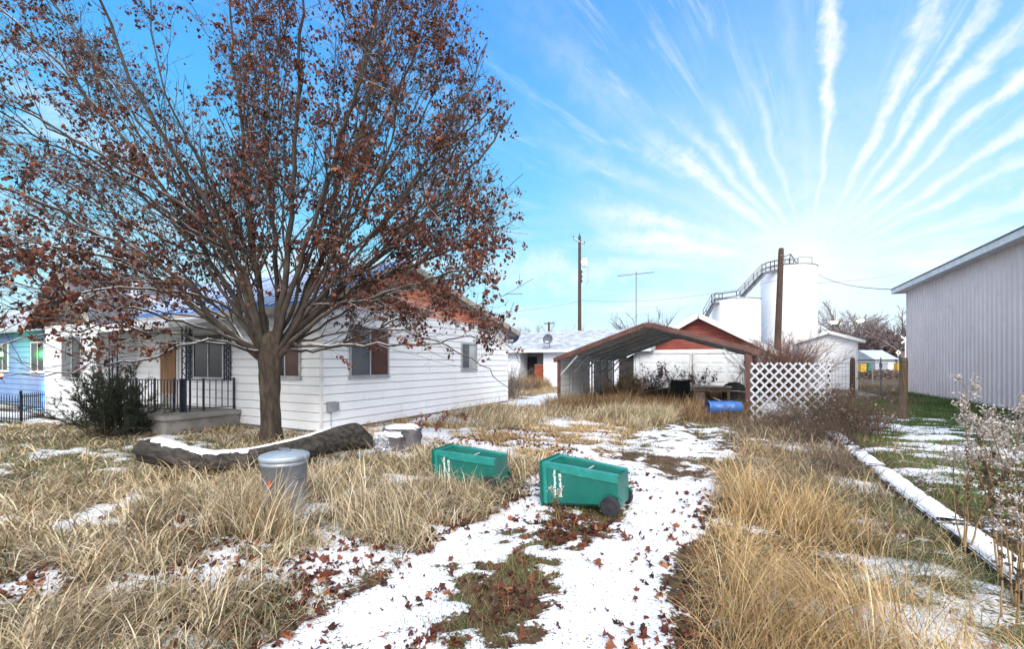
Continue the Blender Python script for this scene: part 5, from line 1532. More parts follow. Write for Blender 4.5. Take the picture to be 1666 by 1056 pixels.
# ------------------------------------------------------------------ the leafy tree
def big_tree():
    g = np.random.default_rng(5)
    D0 = 9.05; b = at(441, HY, D0)
    bz = gz(b[0], b[1])
    t = thing('maple_tree', 'large maple with dry brown leaves and snow-dusted limbs before the white house', 'tree', (b[0], b[1], bz))
    def P(px, py, dd=0.0): return at(px, py, D0 + dd)
    # trunk, leaning in two stems above the crotch
    n = 18; prof = [(728, 1.45, 0), (716, 1.16, 0), (690, 1.02, 0), (650, .98, -2), (610, 1.06, -2), (585, 1.15, -1), (568, 1.22, 0), (556, 1.18, 0), (547, .95, 0), (541, .55, 0), (539, .1, 0)]
    pa_ = np.array(prof, float); m_ = 44; ii = np.linspace(0, len(prof) - 1, m_)
    prof = [tuple(np.interp(q, range(len(pa_)), pa_[:, c]) for c in range(3)) for q in ii]; n = 30
    vs, fs = [], []
    for i, (py, k, dx) in enumerate(prof):
        c = P(441 + dx, py)
        for j in range(n):
            th = 2 * math.pi * j / n
            groove = 1 - .26 * math.exp(-((th - 4.55) / .22) ** 2) * (1 if py > 560 else .4) + .03 * math.sin(5 * th + i * .15) + .20 * (float(fbm(np.array([j * .8]), np.array([i * .16]), 1.0, 3, 55)[0]) - .5) + .14 * (float(fbm(np.array([j * 1.7]), np.array([i * .6]), 1.0, 2, 56)[0]) - .5)
            if py > 700: groove += .16 * math.sin(4 * th + .5) * (py - 700) / 28
            r = .188 * k * groove
            vs.append(c + RT * math.cos(th) * r + FW * math.sin(th) * r * .85)
    for i in range(len(prof) - 1):
        for j in range(n): fs.append((i * n + j, i * n + (j + 1) % n, (i + 1) * n + (j + 1) % n, (i + 1) * n + j))
    fs.append(tuple(range((len(prof) - 1) * n, len(prof) * n)))
    mb = MB(); mb.add(vs, fs); obj('trunk', mb, M['bark'], t, smooth=True)
    limbs = [
        ([(428, 590), (408, 500), (372, 400), (318, 300), (232, 165), (170, 20), (140, -70)], (0, -.5, -1.5), .150),
        ([(438, 585), (420, 470), (402, 320), (388, 160), (372, 0), (366, -90)], (0, .4, 1.2), .125),
        ([(446, 580), (462, 460), (476, 300), (484, 150), (494, 0), (498, -90)], (0, -.4, -1.0), .130),
        ([(450, 580), (505, 470), (555, 350), (612, 220), (680, 80), (712, 10)], (0, .5, 1.0), .118),
        ([(455, 578), (540, 478), (628, 408), (712, 335), (790, 245), (832, 185)], (0, -.3, -.6), .125),
        ([(455, 572), (560, 482), (688, 424), (775, 388), (852, 350)], (0, .6, 1.3), .100),
        ([(455, 560), (525, 563), (600, 561), (690, 560), (760, 548), (835, 560)], (0, -.6, -1.1), .062),
        ([(458, 566), (500, 572), (560, 560), (650, 520), (745, 500), (850, 478)], (0, .2, .6), .060),
        ([(425, 582), (352, 522), (280, 440), (150, 372), (0, 305), (-90, 280)], (0, -1.0, -2.6), .110),
        ([(424, 585), (338, 520), (232, 440), (100, 402), (-80, 392)], (0, -.6, -2.0), .092),
        ([(424, 572), (392, 566), (330, 555), (230, 585), (130, 600), (-10, 615)], (0, -1.2, -3.0), .058),
        ([(424, 575), (362, 452), (262, 300), (112, 122), (0, 10), (-60, -40)], (0, .8, 1.6), .112),
        ([(442, 580), (502, 392), (560, 210), (602, 50), (618, -80)], (0, -.8, -2.0), .105),
        ([(440, 585), (410, 430), (330, 270), (262, 130), (240, -50)], (0, 1.0, 2.6), .100),
        ([(445, 585), (450, 440), (436, 280), (432, 120), (440, -70)], (0, 1.0, 2.2), .105),
        ([(450, 585), (520, 430), (620, 290), (690, 180), (748, 40)], (0, 1.2, 2.8), .095),
        ([(450, 575), (545, 500), (650, 470), (745, 440), (800, 430)], (0, -1.0, -2.2), .075),
        ([(430, 585), (400, 450), (330, 360), (210, 280), (60, 190), (-60, 150)], (0, -1.0, -2.4), .095),
        ([(430, 575), (370, 500), (255, 470), (120, 480), (0, 520)], (0, -1.4, -3.4), .062),
        ([(450, 580), (520, 450), (610, 300), (690, 140), (738, -20)], (0, .2, .4), .075),
        ([(452, 580), (540, 460), (650, 320), (745, 180), (792, 70)], (0, -.5, -1.2), .07),
        ([(452, 580), (550, 450), (680, 300), (770, 200), (815, 130)], (0, .9, 2.0), .06),
        ([(448, 580), (500, 420), (580, 240), (640, 90), (672, -50)], (0, .4, .8), .07),
        ([(425, 578), (340, 535), (205, 500), (60, 468), (-90, 455)], (0, -1.1, -2.6), .06),
        ([(425, 576), (300, 490), (140, 420), (-90, 345)], (0, -.5, -1.4), .065),
        ([(421, 572), (335, 556), (195, 535), (60, 548), (-60, 585)], (0, -1.5, -3.2), .05),
        ([(430, 585), (300, 385), (110, 225), (-100, 85)], (0, -.8, -1.8), .07),
        ([(430, 585), (335, 360), (180, 130), (30, -80)], (0, .3, .6), .075),
        ([(425, 578), (350, 500), (230, 380), (60, 260), (-90, 190)], (0, .8, 2.0), .065),
        ([(456, 572), (530, 545), (620, 535), (720, 560), (790, 600), (835, 640)], (0, .1, .3), .045),
        ([(455, 572), (540, 520), (620, 480), (700, 470), (790, 520), (845, 590)], (0, .8, 1.8), .05),
        ([(452, 575), (500, 500), (540, 420), (600, 330), (640, 210), (655, 120)], (0, -1.0, -2.4), .085),
        ([(430, 585), (385, 440), (290, 400), (160, 330), (20, 240), (-80, 220)], (0, 1.2, 3.0), .085),
    ]
    for _ in range(22):          # thinner stems of the fan, out to the edge of the crown
        u = g.random()
        ex, ey = (-110 + 960 * u, -130 + 60 * g.random()) if g.random() < .62 else ((790 + 50 * g.random(), 60 + 420 * g.random()) if g.random() < .45 else (-130, -60 + 560 * g.random()))
        best = min(limbs[:33], key=lambda L: abs(math.atan2(L[0][-1][0] - 441, 575 - L[0][-1][1]) - math.atan2(ex - 441, 575 - ey)) + .25 * g.random())
        Q = resample([(x, y, 0) for x, y in best[0]], 40); q0 = Q[int(7 + 13 * g.random())]; q1 = Q[int(20)]
        mx, my = q0[0] + (ex - q0[0]) * .3 + (q1[0] - q0[0]) * .12, q0[1] + (ey - q0[1]) * .3 + (q1[1] - q0[1]) * .12
        bow = 46 * (g.random() - .5); qx, qy = q0[0] + (ex - q0[0]) * .66 + bow, q0[1] + (ey - q0[1]) * .68
        f0 = (575 - q0[1]) / 700; dz = best[1][2] + g.normal() * 1.2
        limbs.append(([(q0[0], q0[1]), (mx, my), (qx, qy), (ex, ey)], (best[1][2] * max(f0, 0) ** 1.1, 0, dz), .034 + .02 * g.random()))
    LP_, LR = [], []
    for pts, (d0, d1, d2), r in limbs:
        m = len(pts); w = [P(x, y, d0 + (d2 - d0) * (i / (m - 1)) ** 1.1) for i, (x, y) in enumerate(pts)]
        Q = resample(w, 22); Q[1:-1] += g.normal(size=(20, 3)) * .028
        LP_.append(Q); LR.append(r * .60 * (1 - np.linspace(0, 1, 22) ** .70 * .92) + .004)
    LP_ = np.array(LP_); LR = np.array(LR)
    P1, R1, t1, _ = sprout(LP_, LR, .30, .16, (20, 48), (1.2, 3.0), 9, .085, .08, .42, .0066, g, fade=.58)
    # leave clear what the photo shows clear: nothing droops below the lowest limbs
    def inside(Q):      # the crown's own outline, narrower toward the top on the house side
        e = Q[:, -1] - np.array([0, 0, CAMH]); dd = e @ FW; px = CX + FPX * (e @ RT) / dd; py = HY - FPX * e[:, 2] / dd
        lim = np.interp(py, [-300, 0, 150, 280, 350, 480, 600, 640], [715, 760, 822, 842, 858, 852, 835, 700])
        return (px < lim + g.normal(size=len(px)) * 12) & (e[:, 2] + CAMH > 1.5)
    keep = inside(P1); P1, R1 = P1[keep], R1[keep]
    P2, R2, t2, _ = sprout(P1, R1, .21, .12, (25, 58), (.35, 1.10), 6, .13, .04, .60, .0040, g, fade=.5)
    P3, R3, t3, _ = sprout(P2, R2, .16, .12, (28, 62), (.12, .45), 4, .20, -.02, .62, .0024, g, fade=.4)
    k3 = inside(P3); P3, R3 = P3[k3], R3[k3]; k2 = inside(P2); P2, R2 = P2[k2], R2[k2]
    v, f = join([tubes(LP_, LR, 9), tubes(P1, R1, 5), tubes(P2, R2, 4), tubes(P3, R3, 3)])
    raw('limbs', v, f, 4, M['branch'], None, t, smooth=True)
    # leaves hang in loose bunches
    src = np.concatenate([P3.reshape(-1, 3), P2[:, 3:].reshape(-1, 3)])
    dens = fbm(src[:, 0] * .8 + 40, src[:, 2] + src[:, 1] * .6 + 20, 1.5, 3, 51)
    c = src @ RT
    w = np.clip((dens - .33) * 3.0, .08, 1.1) * (.78 + .36 * sstep(-6.5, -2.8, c)) * (1 + .5 * sstep(-6, -7.5, c) * sstep(5, 3.5, src[:, 2]))
    zz = src[:, 2]; w *= .8 + .12 * np.exp(-((zz - 3.1) / 1.1) ** 2) * sstep(-4.5, -3, c) + .3 * np.exp(-((zz - 3.2) / 1.2) ** 2) + .15 * sstep(5, 8, zz)
    n = 17500; idx = g.choice(len(src), n, p=w / w.sum())
    k = 1 + g.poisson(1.35, n); idx = np.repeat(idx, k)
    pos = src[idx] + g.normal(size=(len(idx), 3)) * np.array([.045, .045, .035]) - np.array([0, 0, .02])
    cols = pick(g, len(pos), [(.125, .043, .031), (.18, .066, .044), (.080, .031, .025), (.24, .10, .062), (.045, .024, .021), (.31, .15, .09)], [.3, .23, .2, .11, .12, .04])
    size = .036 + .050 * g.random(len(pos)) ** 1.2
    leaves('foliage', pos, size, cols, M['leaf'], t, g, tilt=.38, crumple=.16)


big_tree()


# ------------------------------------------------------------------ shrubs and bare trees
def bare_shrub(name, label, cat, x, y, h, spread, stems, col, seed, group=None, r0=.014, z=None, lean=(0, 0), fine=1.0, fluff=None, levels=3):
    g = np.random.default_rng(seed); z = gz(x, y) if z is None else z
    t = thing(name, label, cat, (x, y, z), group)
    k = 10; n = stems
    base = np.stack([x + g.normal(size=n) * spread * .16, y + g.normal(size=n) * spread * .16, np.full(n, z - .03)], -1)
    az = g.random(n) * 2 * np.pi; tl = np.abs(g.normal(size=n)) * .55 * spread / h + .05
    d = unit(np.stack([np.cos(az) * tl + lean[0], np.sin(az) * tl + lean[1], np.ones(n)], -1))
    L = h * (.6 + .45 * g.random(n)); P = np.empty((n, k, 3)); P[:, 0] = base
    for s in range(1, k):
        d = unit(d + g.normal(size=(n, 3)) * .08 + np.stack([np.cos(az), np.sin(az), 0 * az], -1) * .035)
        P[:, s] = P[:, s - 1] + d * (L / (k - 1))[:, None]
    R = r0 * (.6 + .6 * g.random(n))[:, None] * np.linspace(1, .25, k)[None]
    P1, R1, _, _ = sprout(P, R, h * .085 / fine, .18, (18, 50), (h * .18, h * .42), 6, .12, .05, .6, r0 * .22, g)
    parts = [tubes(P, R, 5), tubes(P1, R1, 4)]
    P2 = None
    if levels > 2:
        P2, R2, _, _ = sprout(P1, R1, h * .075 / fine, .15, (20, 55), (h * .06, h * .18), 4, .18, .02, .6, r0 * .14, g)
        parts.append(tubes(P2, R2, 3))
    v, f = join(parts)
    cols = np.clip(np.array(col)[None] * (1 + .35 * (fbm(v[:, 0] * 3, v[:, 2] * 3, 4, 2, seed)[:, None] - .5)), .005, 1)
    raw('stems', v, f, 4, M['twig'], cols, t)
    if fluff:
        src = (P2 if P2 is not None else P1).reshape(-1, 3); m = fluff[0]
        pos = src[g.choice(len(src), m)] + g.normal(size=(m, 3)) * .02
        leaves('dry_leaves', pos, fluff[1] * (.6 + .8 * g.random(m)), pick(g, m, fluff[2]), M['leaf'], t, g, tilt=.8)
    return t


PB = (.125, .082, .068)
def px_shrub(px, py_top, d, **kw):
    c = at(px, HY, d); h = at(0, py_top, d)[2] - gz(c[0], c[1]); return dict(x=c[0], y=c[1], h=h, **kw)
bare_shrub('bare_shrub', 'dense leafless reddish shrub rising behind the white lattice panel', 'shrub', **px_shrub(1278, 540, 20), spread=1.9, stems=140, col=(.20, .12, .095), seed=1, fine=1.7, r0=.02)
bare_shrub('bare_shrub', 'second leafless bush at the garage corner behind the lattice', 'shrub', **px_shrub(1245, 585, 23), spread=1.1, stems=60, col=(.17, .10, .08), seed=2, fine=1.4, r0=.018)
bare_shrub('bare_shrub', 'thin upright bare stems by the dark side door of the garage', 'shrub', **px_shrub(1207, 575, 25), spread=1.2, stems=22, col=(.075, .055, .048), seed=3)
bare_shrub('bare_shrub', 'twiggy shrub with dead pinkish leaves before the garage doors', 'shrub', **px_shrub(1072, 585, 24.5), spread=2.8, stems=40, col=(.19, .12, .11), seed=4, fluff=(900, .07, [(.24, .14, .12), (.32, .21, .18), (.18, .10, .09)]))
bare_shrub('bare_shrub', 'pale tan thicket overgrowing the dark opening between house and garage', 'shrub', **px_shrub(1018, 600, 20.5), spread=2.6, stems=110, col=(.40, .30, .20), seed=5, fine=1.3, fluff=(1600, .06, [(.34, .24, .15), (.44, .33, .21), (.25, .15, .10)]))
bare_shrub('bare_shrub', 'thin dark sapling with few leaves against the white garage wall', 'shrub', **px_shrub(1135, 585, 25.5), spread=1.6, stems=12, col=(.07, .055, .055), seed=6, fluff=(160, .11, [(.06, .045, .045), (.10, .06, .05)]))
bare_shrub('bare_shrub', 'grey leafless bush at the rear corner of the white house', 'shrub', **px_shrub(836, 585, 20.5), spread=1.5, stems=40, col=(.21, .17, .15), seed=7, fine=1.2)
bare_shrub('bare_shrub', 'low brown bush before the recessed doorway', 'shrub', **px_shrub(862, 608, 26.5), spread=2.0, stems=44, col=(.16, .11, .075), seed=8, fine=1.1)
bare_shrub('bare_shrub', 'tangled dark brush swallowing the right foot of the lattice', 'shrub', x=2.15, y=12.9, h=1.45, spread=2.2, stems=110, col=(.115, .080, .062), seed=9, fine=1.35, r0=.010, fluff=(500, .045, [(.20, .14, .11), (.30, .24, .20)]))
bare_shrub('bare_shrub', 'low dark brush in front of the lattice panel', 'shrub', x=1.15, y=12.5, h=1.0, spread=2.6, stems=130, col=(.125, .090, .068), seed=10, fine=1.35, r0=.008, fluff=(400, .04, [(.22, .15, .11), (.30, .24, .20)]))
bare_shrub('bare_shrub', 'dark brush leaning over the far end of the snowy kerb', 'shrub', x=1.55, y=10.9, h=.75, spread=1.9, stems=70, col=(.085, .062, .050), seed=12, fine=1.35, r0=.008)
bare_shrub('bare_shrub', 'low grey-brown brush in the verge half way along the kerb', 'shrub', x=1.25, y=8.3, h=.55, spread=1.5, stems=60, col=(.14, .105, .08), seed=16, fine=1.3, r0=.006)
bare_shrub('bare_shrub', 'grey-brown brush between the lattice and the snowy lawn', 'shrub', x=2.75, y=13.6, h=1.0, spread=1.6, stems=46, col=(.13, .095, .080), seed=13, fine=1.2, r0=.008)
bare_shrub('bare_shrub', 'low rusty-leaved shoots along the foot of the white house', 'shrub', **px_shrub(690, 662, 10.9), spread=.9, stems=12, col=(.14, .08, .06), seed=14, r0=.006, fluff=(90, .07, [(.25, .09, .05), (.17, .06, .04)]))
bare_shrub('bare_shrub', 'second low rusty-leaved shoots by the small window wall', 'shrub', **px_shrub(742, 664, 13.2), spread=1.2, stems=12, col=(.14, .08, .06), seed=15, r0=.006, fluff=(110, .07, [(.25, .09, .05), (.17, .06, .04)]))


def bare_tree(name, label, px, py_top, d, w, seed, col, group=None, trunk=.3, dense=1.0):
    g = np.random.default_rng(seed); c = at(px, HY, d); h = at(0, py_top, d)[2]
    t = thing(name, label, 'tree', (c[0], c[1], 0), group)
    k = 8; T = np.array([[c + UP * (h * .42 * s / (k - 1) - CAMH * 1) + g.normal(size=3) * .03 for s in range(k)]]); T[..., 2] -= T[0, 0, 2]
    TR = trunk * np.linspace(1, .7, k)[None]
    v, f = tubes(T, TR, 8); raw('trunk', v, f, 4, M['twig'], np.tile(np.array(col) * .8, (len(v), 1)), t)
    n = 11; az = np.arange(n) * 2.4 + g.random(n); P = np.empty((n, k, 3)); fz = .45 + .55 * g.random(n)
    P[:, 0] = c; P[:, 0, 2] = h * .42 * fz
    tl = .25 + .75 * g.random(n); d_ = unit(np.stack([np.cos(az) * tl * w / h * 1.5, np.sin(az) * tl * w / h * 1.5, np.ones(n)], -1)); L = (h - P[:, 0, 2]) * (.8 + .15 * g.random(n)) / np.maximum(d_[:, 2], .5) * .95
    for s in range(1, k):
        d_ = unit(d_ + g.normal(size=(n, 3)) * .1); P[:, s] = P[:, s - 1] + d_ * (L / (k - 1))[:, None]
    R = trunk * .5 * np.linspace(1, .2, k)[None] * np.ones((n, 1))
    P1, R1, _, _ = sprout(P, R, h * .035 / dense, .15, (20, 50), (h * .14, h * .32), 6, .12, .05, .55, trunk * .07, g)
    P2, R2, _, _ = sprout(P1, R1, h * .03 / dense, .12, (20, 55), (h * .06, h * .15), 5, .16, .03, .6, trunk * .045, g)
    parts = [tubes(P, R, 6), tubes(P1, R1, 4), tubes(P2, R2, 3)]
    v, f = join(parts); cols = np.clip(np.array(col)[None] * (1 + .4 * (fbm(v[:, 0], v[:, 2], .5, 2, seed)[:, None] - .5)), .01, 1)
    raw('crown', v, f, 4, M['twig'], cols, t)


FT = (.20, .16, .165)
bare_tree('bare_tree', 'small leafless tree showing above the carport roof', 1046, 497, 42, 4.2, 21, (.13, .10, .10), trunk=.14)
for px, pt, d, w, sd, lab in ((1352, 512, 92, 13, 22, 'leafless tree left of the lit street lamp'), (1392, 503, 96, 15, 23, 'widest leafless tree crown behind the lit street lamp'),
                              (1432, 520, 100, 12, 24, 'leafless tree half way between street lamp and metal building'), (1466, 503, 88, 14, 25, 'leafless tree touching the corner of the metal building')):
    bare_tree('bare_tree', lab, px, pt, d, w, sd, FT, 'bare trees beyond the street lamp', .42, 1.15)
bare_tree('bare_tree', 'tiny leafless tree left of the far utility pole', 872, 530, 70, 6, 27, (.25, .2, .2), trunk=.2)
bare_tree('bare_tree', 'low leafless tree right of the far utility pole', 908, 533, 74, 8, 28, (.25, .2, .2), trunk=.2)
# dark wood behind the far houses: one mass of trees
g = np.random.default_rng(77); n = 9000
pxs = 1385 + 100 * g.random(n); d = 105 + 16 * g.random(n)
ztop = np.array([at(0, 555 - 10 * math.sin(p * .11) - 8 * math.sin(p * .37 + 1), 110)[2] for p in pxs]); zz = ztop * g.random(n) ** .8
pos = np.stack([at(p, HY, q) for p, q in zip(pxs, d)]); pos[:, 2] = zz
o = leaves('far_wood', pos, .7 + .9 * g.random(n), pick(g, n, [(.085, .065, .062), (.12, .09, .085), (.05, .05, .045), (.16, .13, .12)]), M['leaf'], None, g, tilt=1.0)
tag(o, 'dark winter thicket behind the far houses', 'thicket', kind='stuff')
g = np.random.default_rng(78); n = 2600
pxs = 1396 + 70 * g.random(n); d = 45.5 + 4 * g.random(n)
pos = np.stack([at(p, HY, q) for p, q in zip(pxs, d)]); pos[:, 2] = .95 * g.random(n) ** 1.3
o = leaves('far_weeds', pos, .10 + .16 * g.random(n), pick(g, n, [(.20, .15, .12), (.28, .21, .16), (.13, .10, .09)]), M['leaf'], None, g, tilt=1.0)
tag(o, 'brown weeds along the chain-link fence', 'weeds', kind='stuff')


def evergreen():
    g = np.random.default_rng(31); c = at(186, HY, 10.2); z = gz(c[0], c[1])
    t = thing('evergreen_shrub', 'dark spiky evergreen shrub growing against the concrete porch', 'shrub', (c[0], c[1], z))
    n = 95; k = 9; az = g.random(n) * 2 * np.pi; el = np.radians(8 + 78 * g.random(n) ** .9)
    L = 1.42 * (.62 + .38 * g.random(n)) * (.80 + .40 * np.sin(el)); d = np.stack([np.cos(az) * np.cos(el), np.sin(az) * np.cos(el), np.sin(el)], -1)
    P = np.empty((n, k, 3)); P[:, 0] = np.array([c[0], c[1], z + .05]) + g.normal(size=(n, 3)) * np.array([.18, .18, .04])
    P[:, 0, 2] = np.abs(P[:, 0, 2] - z) + z
    for s in range(1, k):
        d = unit(d + g.normal(size=(n, 3)) * .07 + np.array([0, 0, .03])); P[:, s] = P[:, s - 1] + d * (L / (k - 1))[:, None]
    R = .012 * np.linspace(1, .3, k)[None] * np.ones((n, 1))
    P1, R1, _, _ = sprout(P, R, .055, .25, (25, 50), (.12, .34), 5, .08, .05, .5, .003, g, fade=.3)
    v, f = join([tubes(P, R, 5), tubes(P1, R1, 3)]); raw('branches', v, f, 4, M['twig'], np.tile([.05, .04, .03], (len(v), 1)), t)
    src = P1[:, 1:].reshape(-1, 3); dr = np.repeat(unit(P1[:, -1] - P1[:, 0]), P1.shape[1] - 1, 0)
    m = 52000; i = g.integers(0, len(src), m); p = src[i] + g.normal(size=(m, 3)) * .010
    nd = unit(dr[i] * .75 + unit(g.normal(size=(m, 3))) * .8); ln = .030 + .03 * g.random(m); s = unit(np.cross(nd, g.normal(size=(m, 3)))) * .0042
    V = np.stack([p - s, p + s, p + nd * ln[:, None]], 1); F = np.arange(m * 3)
    cols = pick(g, m, [(.020, .034, .022), (.034, .052, .030), (.014, .022, .016), (.055, .066, .036)], [.4, .3, .2, .1])
    raw('needles', V.reshape(-1, 3), F, 3, M['needle'], np.repeat(cols, 3, 0), t)


evergreen()


# ------------------------------------------------------------------ tall seed-headed weeds by the kerb
def seed_weed(label, px, pyt, d, stems, seed, head=.22, spread=.10, hz=None, leafy=1.0, bend=.03):
    g = np.random.default_rng(seed); c = at(px, HY, d); z = gz(c[0], c[1]); H = at(0, pyt, d)[2] - z
    t = thing('seed_weed', label, 'weed', (c[0], c[1], z), 'dry seed-headed weeds beside the kerb')
    n = stems; k = 12; P = np.empty((n, k, 3)); P[:, 0] = np.array([c[0], c[1], z]) + g.normal(size=(n, 3)) * np.array([spread, spread, 0])
    d_ = unit(np.stack([g.normal(size=n) * .05 - bend, g.normal(size=n) * .05, np.ones(n)], -1)); L = H * (.82 + .2 * g.random(n))
    for s in range(1, k):
        d_ = unit(d_ + g.normal(size=(n, 3)) * .07 + UP * .03); P[:, s] = P[:, s - 1] + d_ * (L / (k - 1))[:, None]
    R = .0062 * np.linspace(1, .45, k)[None] * (.8 + .4 * g.random(n))[:, None]
    P1, R1, _, _ = sprout(P, R, .034, .74, (25, 65), (head * .5, head * 1.25), 5, .12, .10, .5, .0016, g, tmax=1.0, fade=.3)
    P2, R2, _, _ = sprout(P1, R1, .05, .3, (20, 60), (head * .15, head * .45), 4, .15, .08, .6, .0011, g, tmax=1.0)
    v, f = join([tubes(P, R, 6), tubes(P1, R1, 4), tubes(P2, R2, 3)])
    cz = ((v[:, 2] - z) / H)[:, None]; cols = np.array([.33, .22, .11]) * (1 - cz) + np.array([.17, .125, .095]) * cz
    raw('stems', v, f, 4, M['twig'], cols * (.8 + .4 * g.random((len(v), 1))), t)
    src = np.concatenate([P2.reshape(-1, 3), P1[:, 3:].reshape(-1, 3)]); m = int(len(src) * 5); p = src[g.integers(0, len(src), m)] + g.normal(size=(m, 3)) * .013
    pal = [(.52, .47, .42), (.62, .58, .55), (.36, .30, .26), (.24, .18, .145), (.72, .70, .70)]
    leaves('seed_heads', p, .006 + .011 * g.random(m), pick(g, m, pal, [.3, .25, .2, .15, .1]), M['leaf'], t, g, tilt=2.0, crumple=.25)
    m = int(95 * n * leafy); tt = .38 + .42 * g.random(m); i = (tt * (k - 1)).astype(int); q = P[g.integers(0, n, m), i] + g.normal(size=(m, 3)) * .022
    leaves('withered_leaves', q, .012 + .020 * g.random(m), pick(g, m, [(.17, .12, .07), (.18, .125, .075), (.08, .06, .04)]), M['leaf'], t, g, tilt=.6, crumple=.2)


seed_weed('tallest seed-headed weed clump with pale fluffy crown at the right edge', 1650, 618, 3.35, 7, 41, .16, .06, leafy=.9)
seed_weed('brownish seed-headed weed half out of frame at the right edge', 1672, 640, 3.05, 6, 42, .16, .06, leafy=1.0)
seed_weed('slender single weed with a small white-tufted head over the lawn', 1572, 714, 3.9, 4, 43, .10, .02, leafy=.3)
seed_weed('short seed-headed weed in front of the lying cart', 908, 790, 4.85, 2, 45, .05, .02, leafy=.4)
seed_weed('bent leafy weed low at the right edge above the kerb', 1650, 800, 2.85, 3, 46, .08, .06, leafy=.35)
# frosted tuft beside the log
g = np.random.default_rng(61); c = at(620, HY, 7.9); t = thing('frosted_weed', 'frost-white tuft of weed beside the end of the charred log', 'weed', (c[0], c[1], 0))
bz = gz(c[0], c[1]); n = 700; az = g.random(n) * 6.28; h = .42 * g.random(n) ** .8; rr = .17 * (.3 + .7 * g.random(n)) * (1.05 - h)
p = np.stack([c[0] + np.cos(az) * rr, c[1] + np.sin(az) * rr, bz + h], -1)
leaves('frosted_leaves', p, .03 + .03 * g.random(n), pick(g, n, [(.72, .76, .84), (.62, .65, .72), (.5, .47, .42)], [.6, .28, .12], .06), M['leaf'], t, g, tilt=.9)
P = np.stack([np.stack([c + UP * (bz - CAMH), c + UP * (bz - CAMH + .22) + np.array([math.cos(a) * .06, math.sin(a) * .06, 0]), c + UP * (bz - CAMH + .42) + np.array([math.cos(a) * .13, math.sin(a) * .13, 0])]) for a in np.arange(14) * .45])
P[..., 2] += CAMH - P[:, :1, 2] - CAMH + bz
v, f = tubes(P, np.tile([.005, .004, .002], (14, 1)), 4); raw('stems', v, f, 4, M['twig'], np.tile([.4, .36, .3], (len(v), 1)), t)


# ------------------------------------------------------------------ grass
def grass(name, label, boxes, seed, k=4, cat='grass'):
    """boxes: list of dict(x, y, n, dens(x,y)->0..1, h=(lo,hi), w, lean, droop, pal, pw, dirv(x,y)->angle or None)"""
    g = np.random.default_rng(seed); VV, FF, CC, o = [], [], [], 0
    for b in boxes:
        n = b['n']; x = b['x'][0] + (b['x'][1] - b['x'][0]) * g.random(n)
        u = g.random(n) ** b.get('near', 1.0); y = b['y'][0] + (b['y'][1] - b['y'][0]) * u
        # only what the lens could see, with a generous margin to either side
        dd = x * FW[0] + y * FW[1]; rr = x * RT[0] + y * RT[1]
        keep = (dd > 1.6) & (np.abs(rr) < dd * 1.32 + .9) & (g.random(n) < b['dens'](x, y))
        x, y = x[keep], y[keep]; n = len(x)
        if not n: continue
        z0 = ground_z(x, y) - .01
        cl = fbm(x, y, b.get('clump', 2.2), 2, seed + 3)
        h = (b['h'][0] + (b['h'][1] - b['h'][0]) * g.random(n) ** 1.3) * (.55 + .9 * cl)
        if 'hmap' in b: h = h * b['hmap'](x, y)
        a0 = fbm(x + 30, y, b.get('swirl', .55), 2, seed + 5) * 4 * np.pi + b.get('az', 0)
        az = a0 + g.normal(size=n) * b.get('azj', .8)
        if 'fix' in b: az = b['fix'] + g.normal(size=n) * b.get('azj', .8)
        D = np.stack([np.cos(az), np.sin(az), 0 * az], -1)
        lean = np.radians(b['lean'][0] + (b['lean'][1] - b['lean'][0]) * g.random(n)); droop = np.radians(b['droop'][0] + (b['droop'][1] - b['droop'][0]) * g.random(n) ** 1.2)
        dist = np.hypot(x, y); w = b['w'] * (.6 + .8 * g.random(n)) * np.clip(dist / 5.0, .75, 3.2)
        wd = az + np.pi / 2 + g.normal(size=n) * .7; S_ = np.stack([np.cos(wd), np.sin(wd), 0 * wd], -1)
        pos = np.stack([x, y, z0], -1); V = np.empty((n, 2 * (k + 1), 3))
        for s in range(k + 1):
            f = s / k; ww = w * (1 - .82 * f ** 1.6) * (.7 if s == 0 else 1)
            V[:, 2 * s] = pos - S_ * ww[:, None] / 2; V[:, 2 * s + 1] = pos + S_ * ww[:, None] / 2
            a = lean + droop * ((s + .5) / k) ** 1.5
            pos = pos + (D * np.sin(a)[:, None] + UP * np.cos(a)[:, None]) * (h / k)[:, None]
            pos[:, 2] = np.maximum(pos[:, 2], z0 + .02 + .02 * f)
        F = (np.arange(n) * 2 * (k + 1))[:, None, None] + (np.arange(k) * 2)[None, :, None] + np.array([0, 1, 3, 2])[None, None]
        c = pick(g, n, b['pal'], b.get('pw'), .16) * (.72 + .56 * fbm(x + 9, y + 4, 1.4, 2, seed + 8))[:, None]
        tip = np.ones(k + 1) * .97
        C = (c[:, None, None, :] * tip[None, :, None, None] * np.ones((1, 1, 2, 1))).reshape(n * 2 * (k + 1), 3)
        VV.append(V.reshape(-1, 3)); FF.append(F.reshape(-1) + o); CC.append(C); o += n * 2 * (k + 1)
    ob = raw(name, np.concatenate(VV), np.concatenate(FF), 4, M['grass'], np.concatenate(CC))
    tag(ob, label, cat, kind='stuff'); return ob


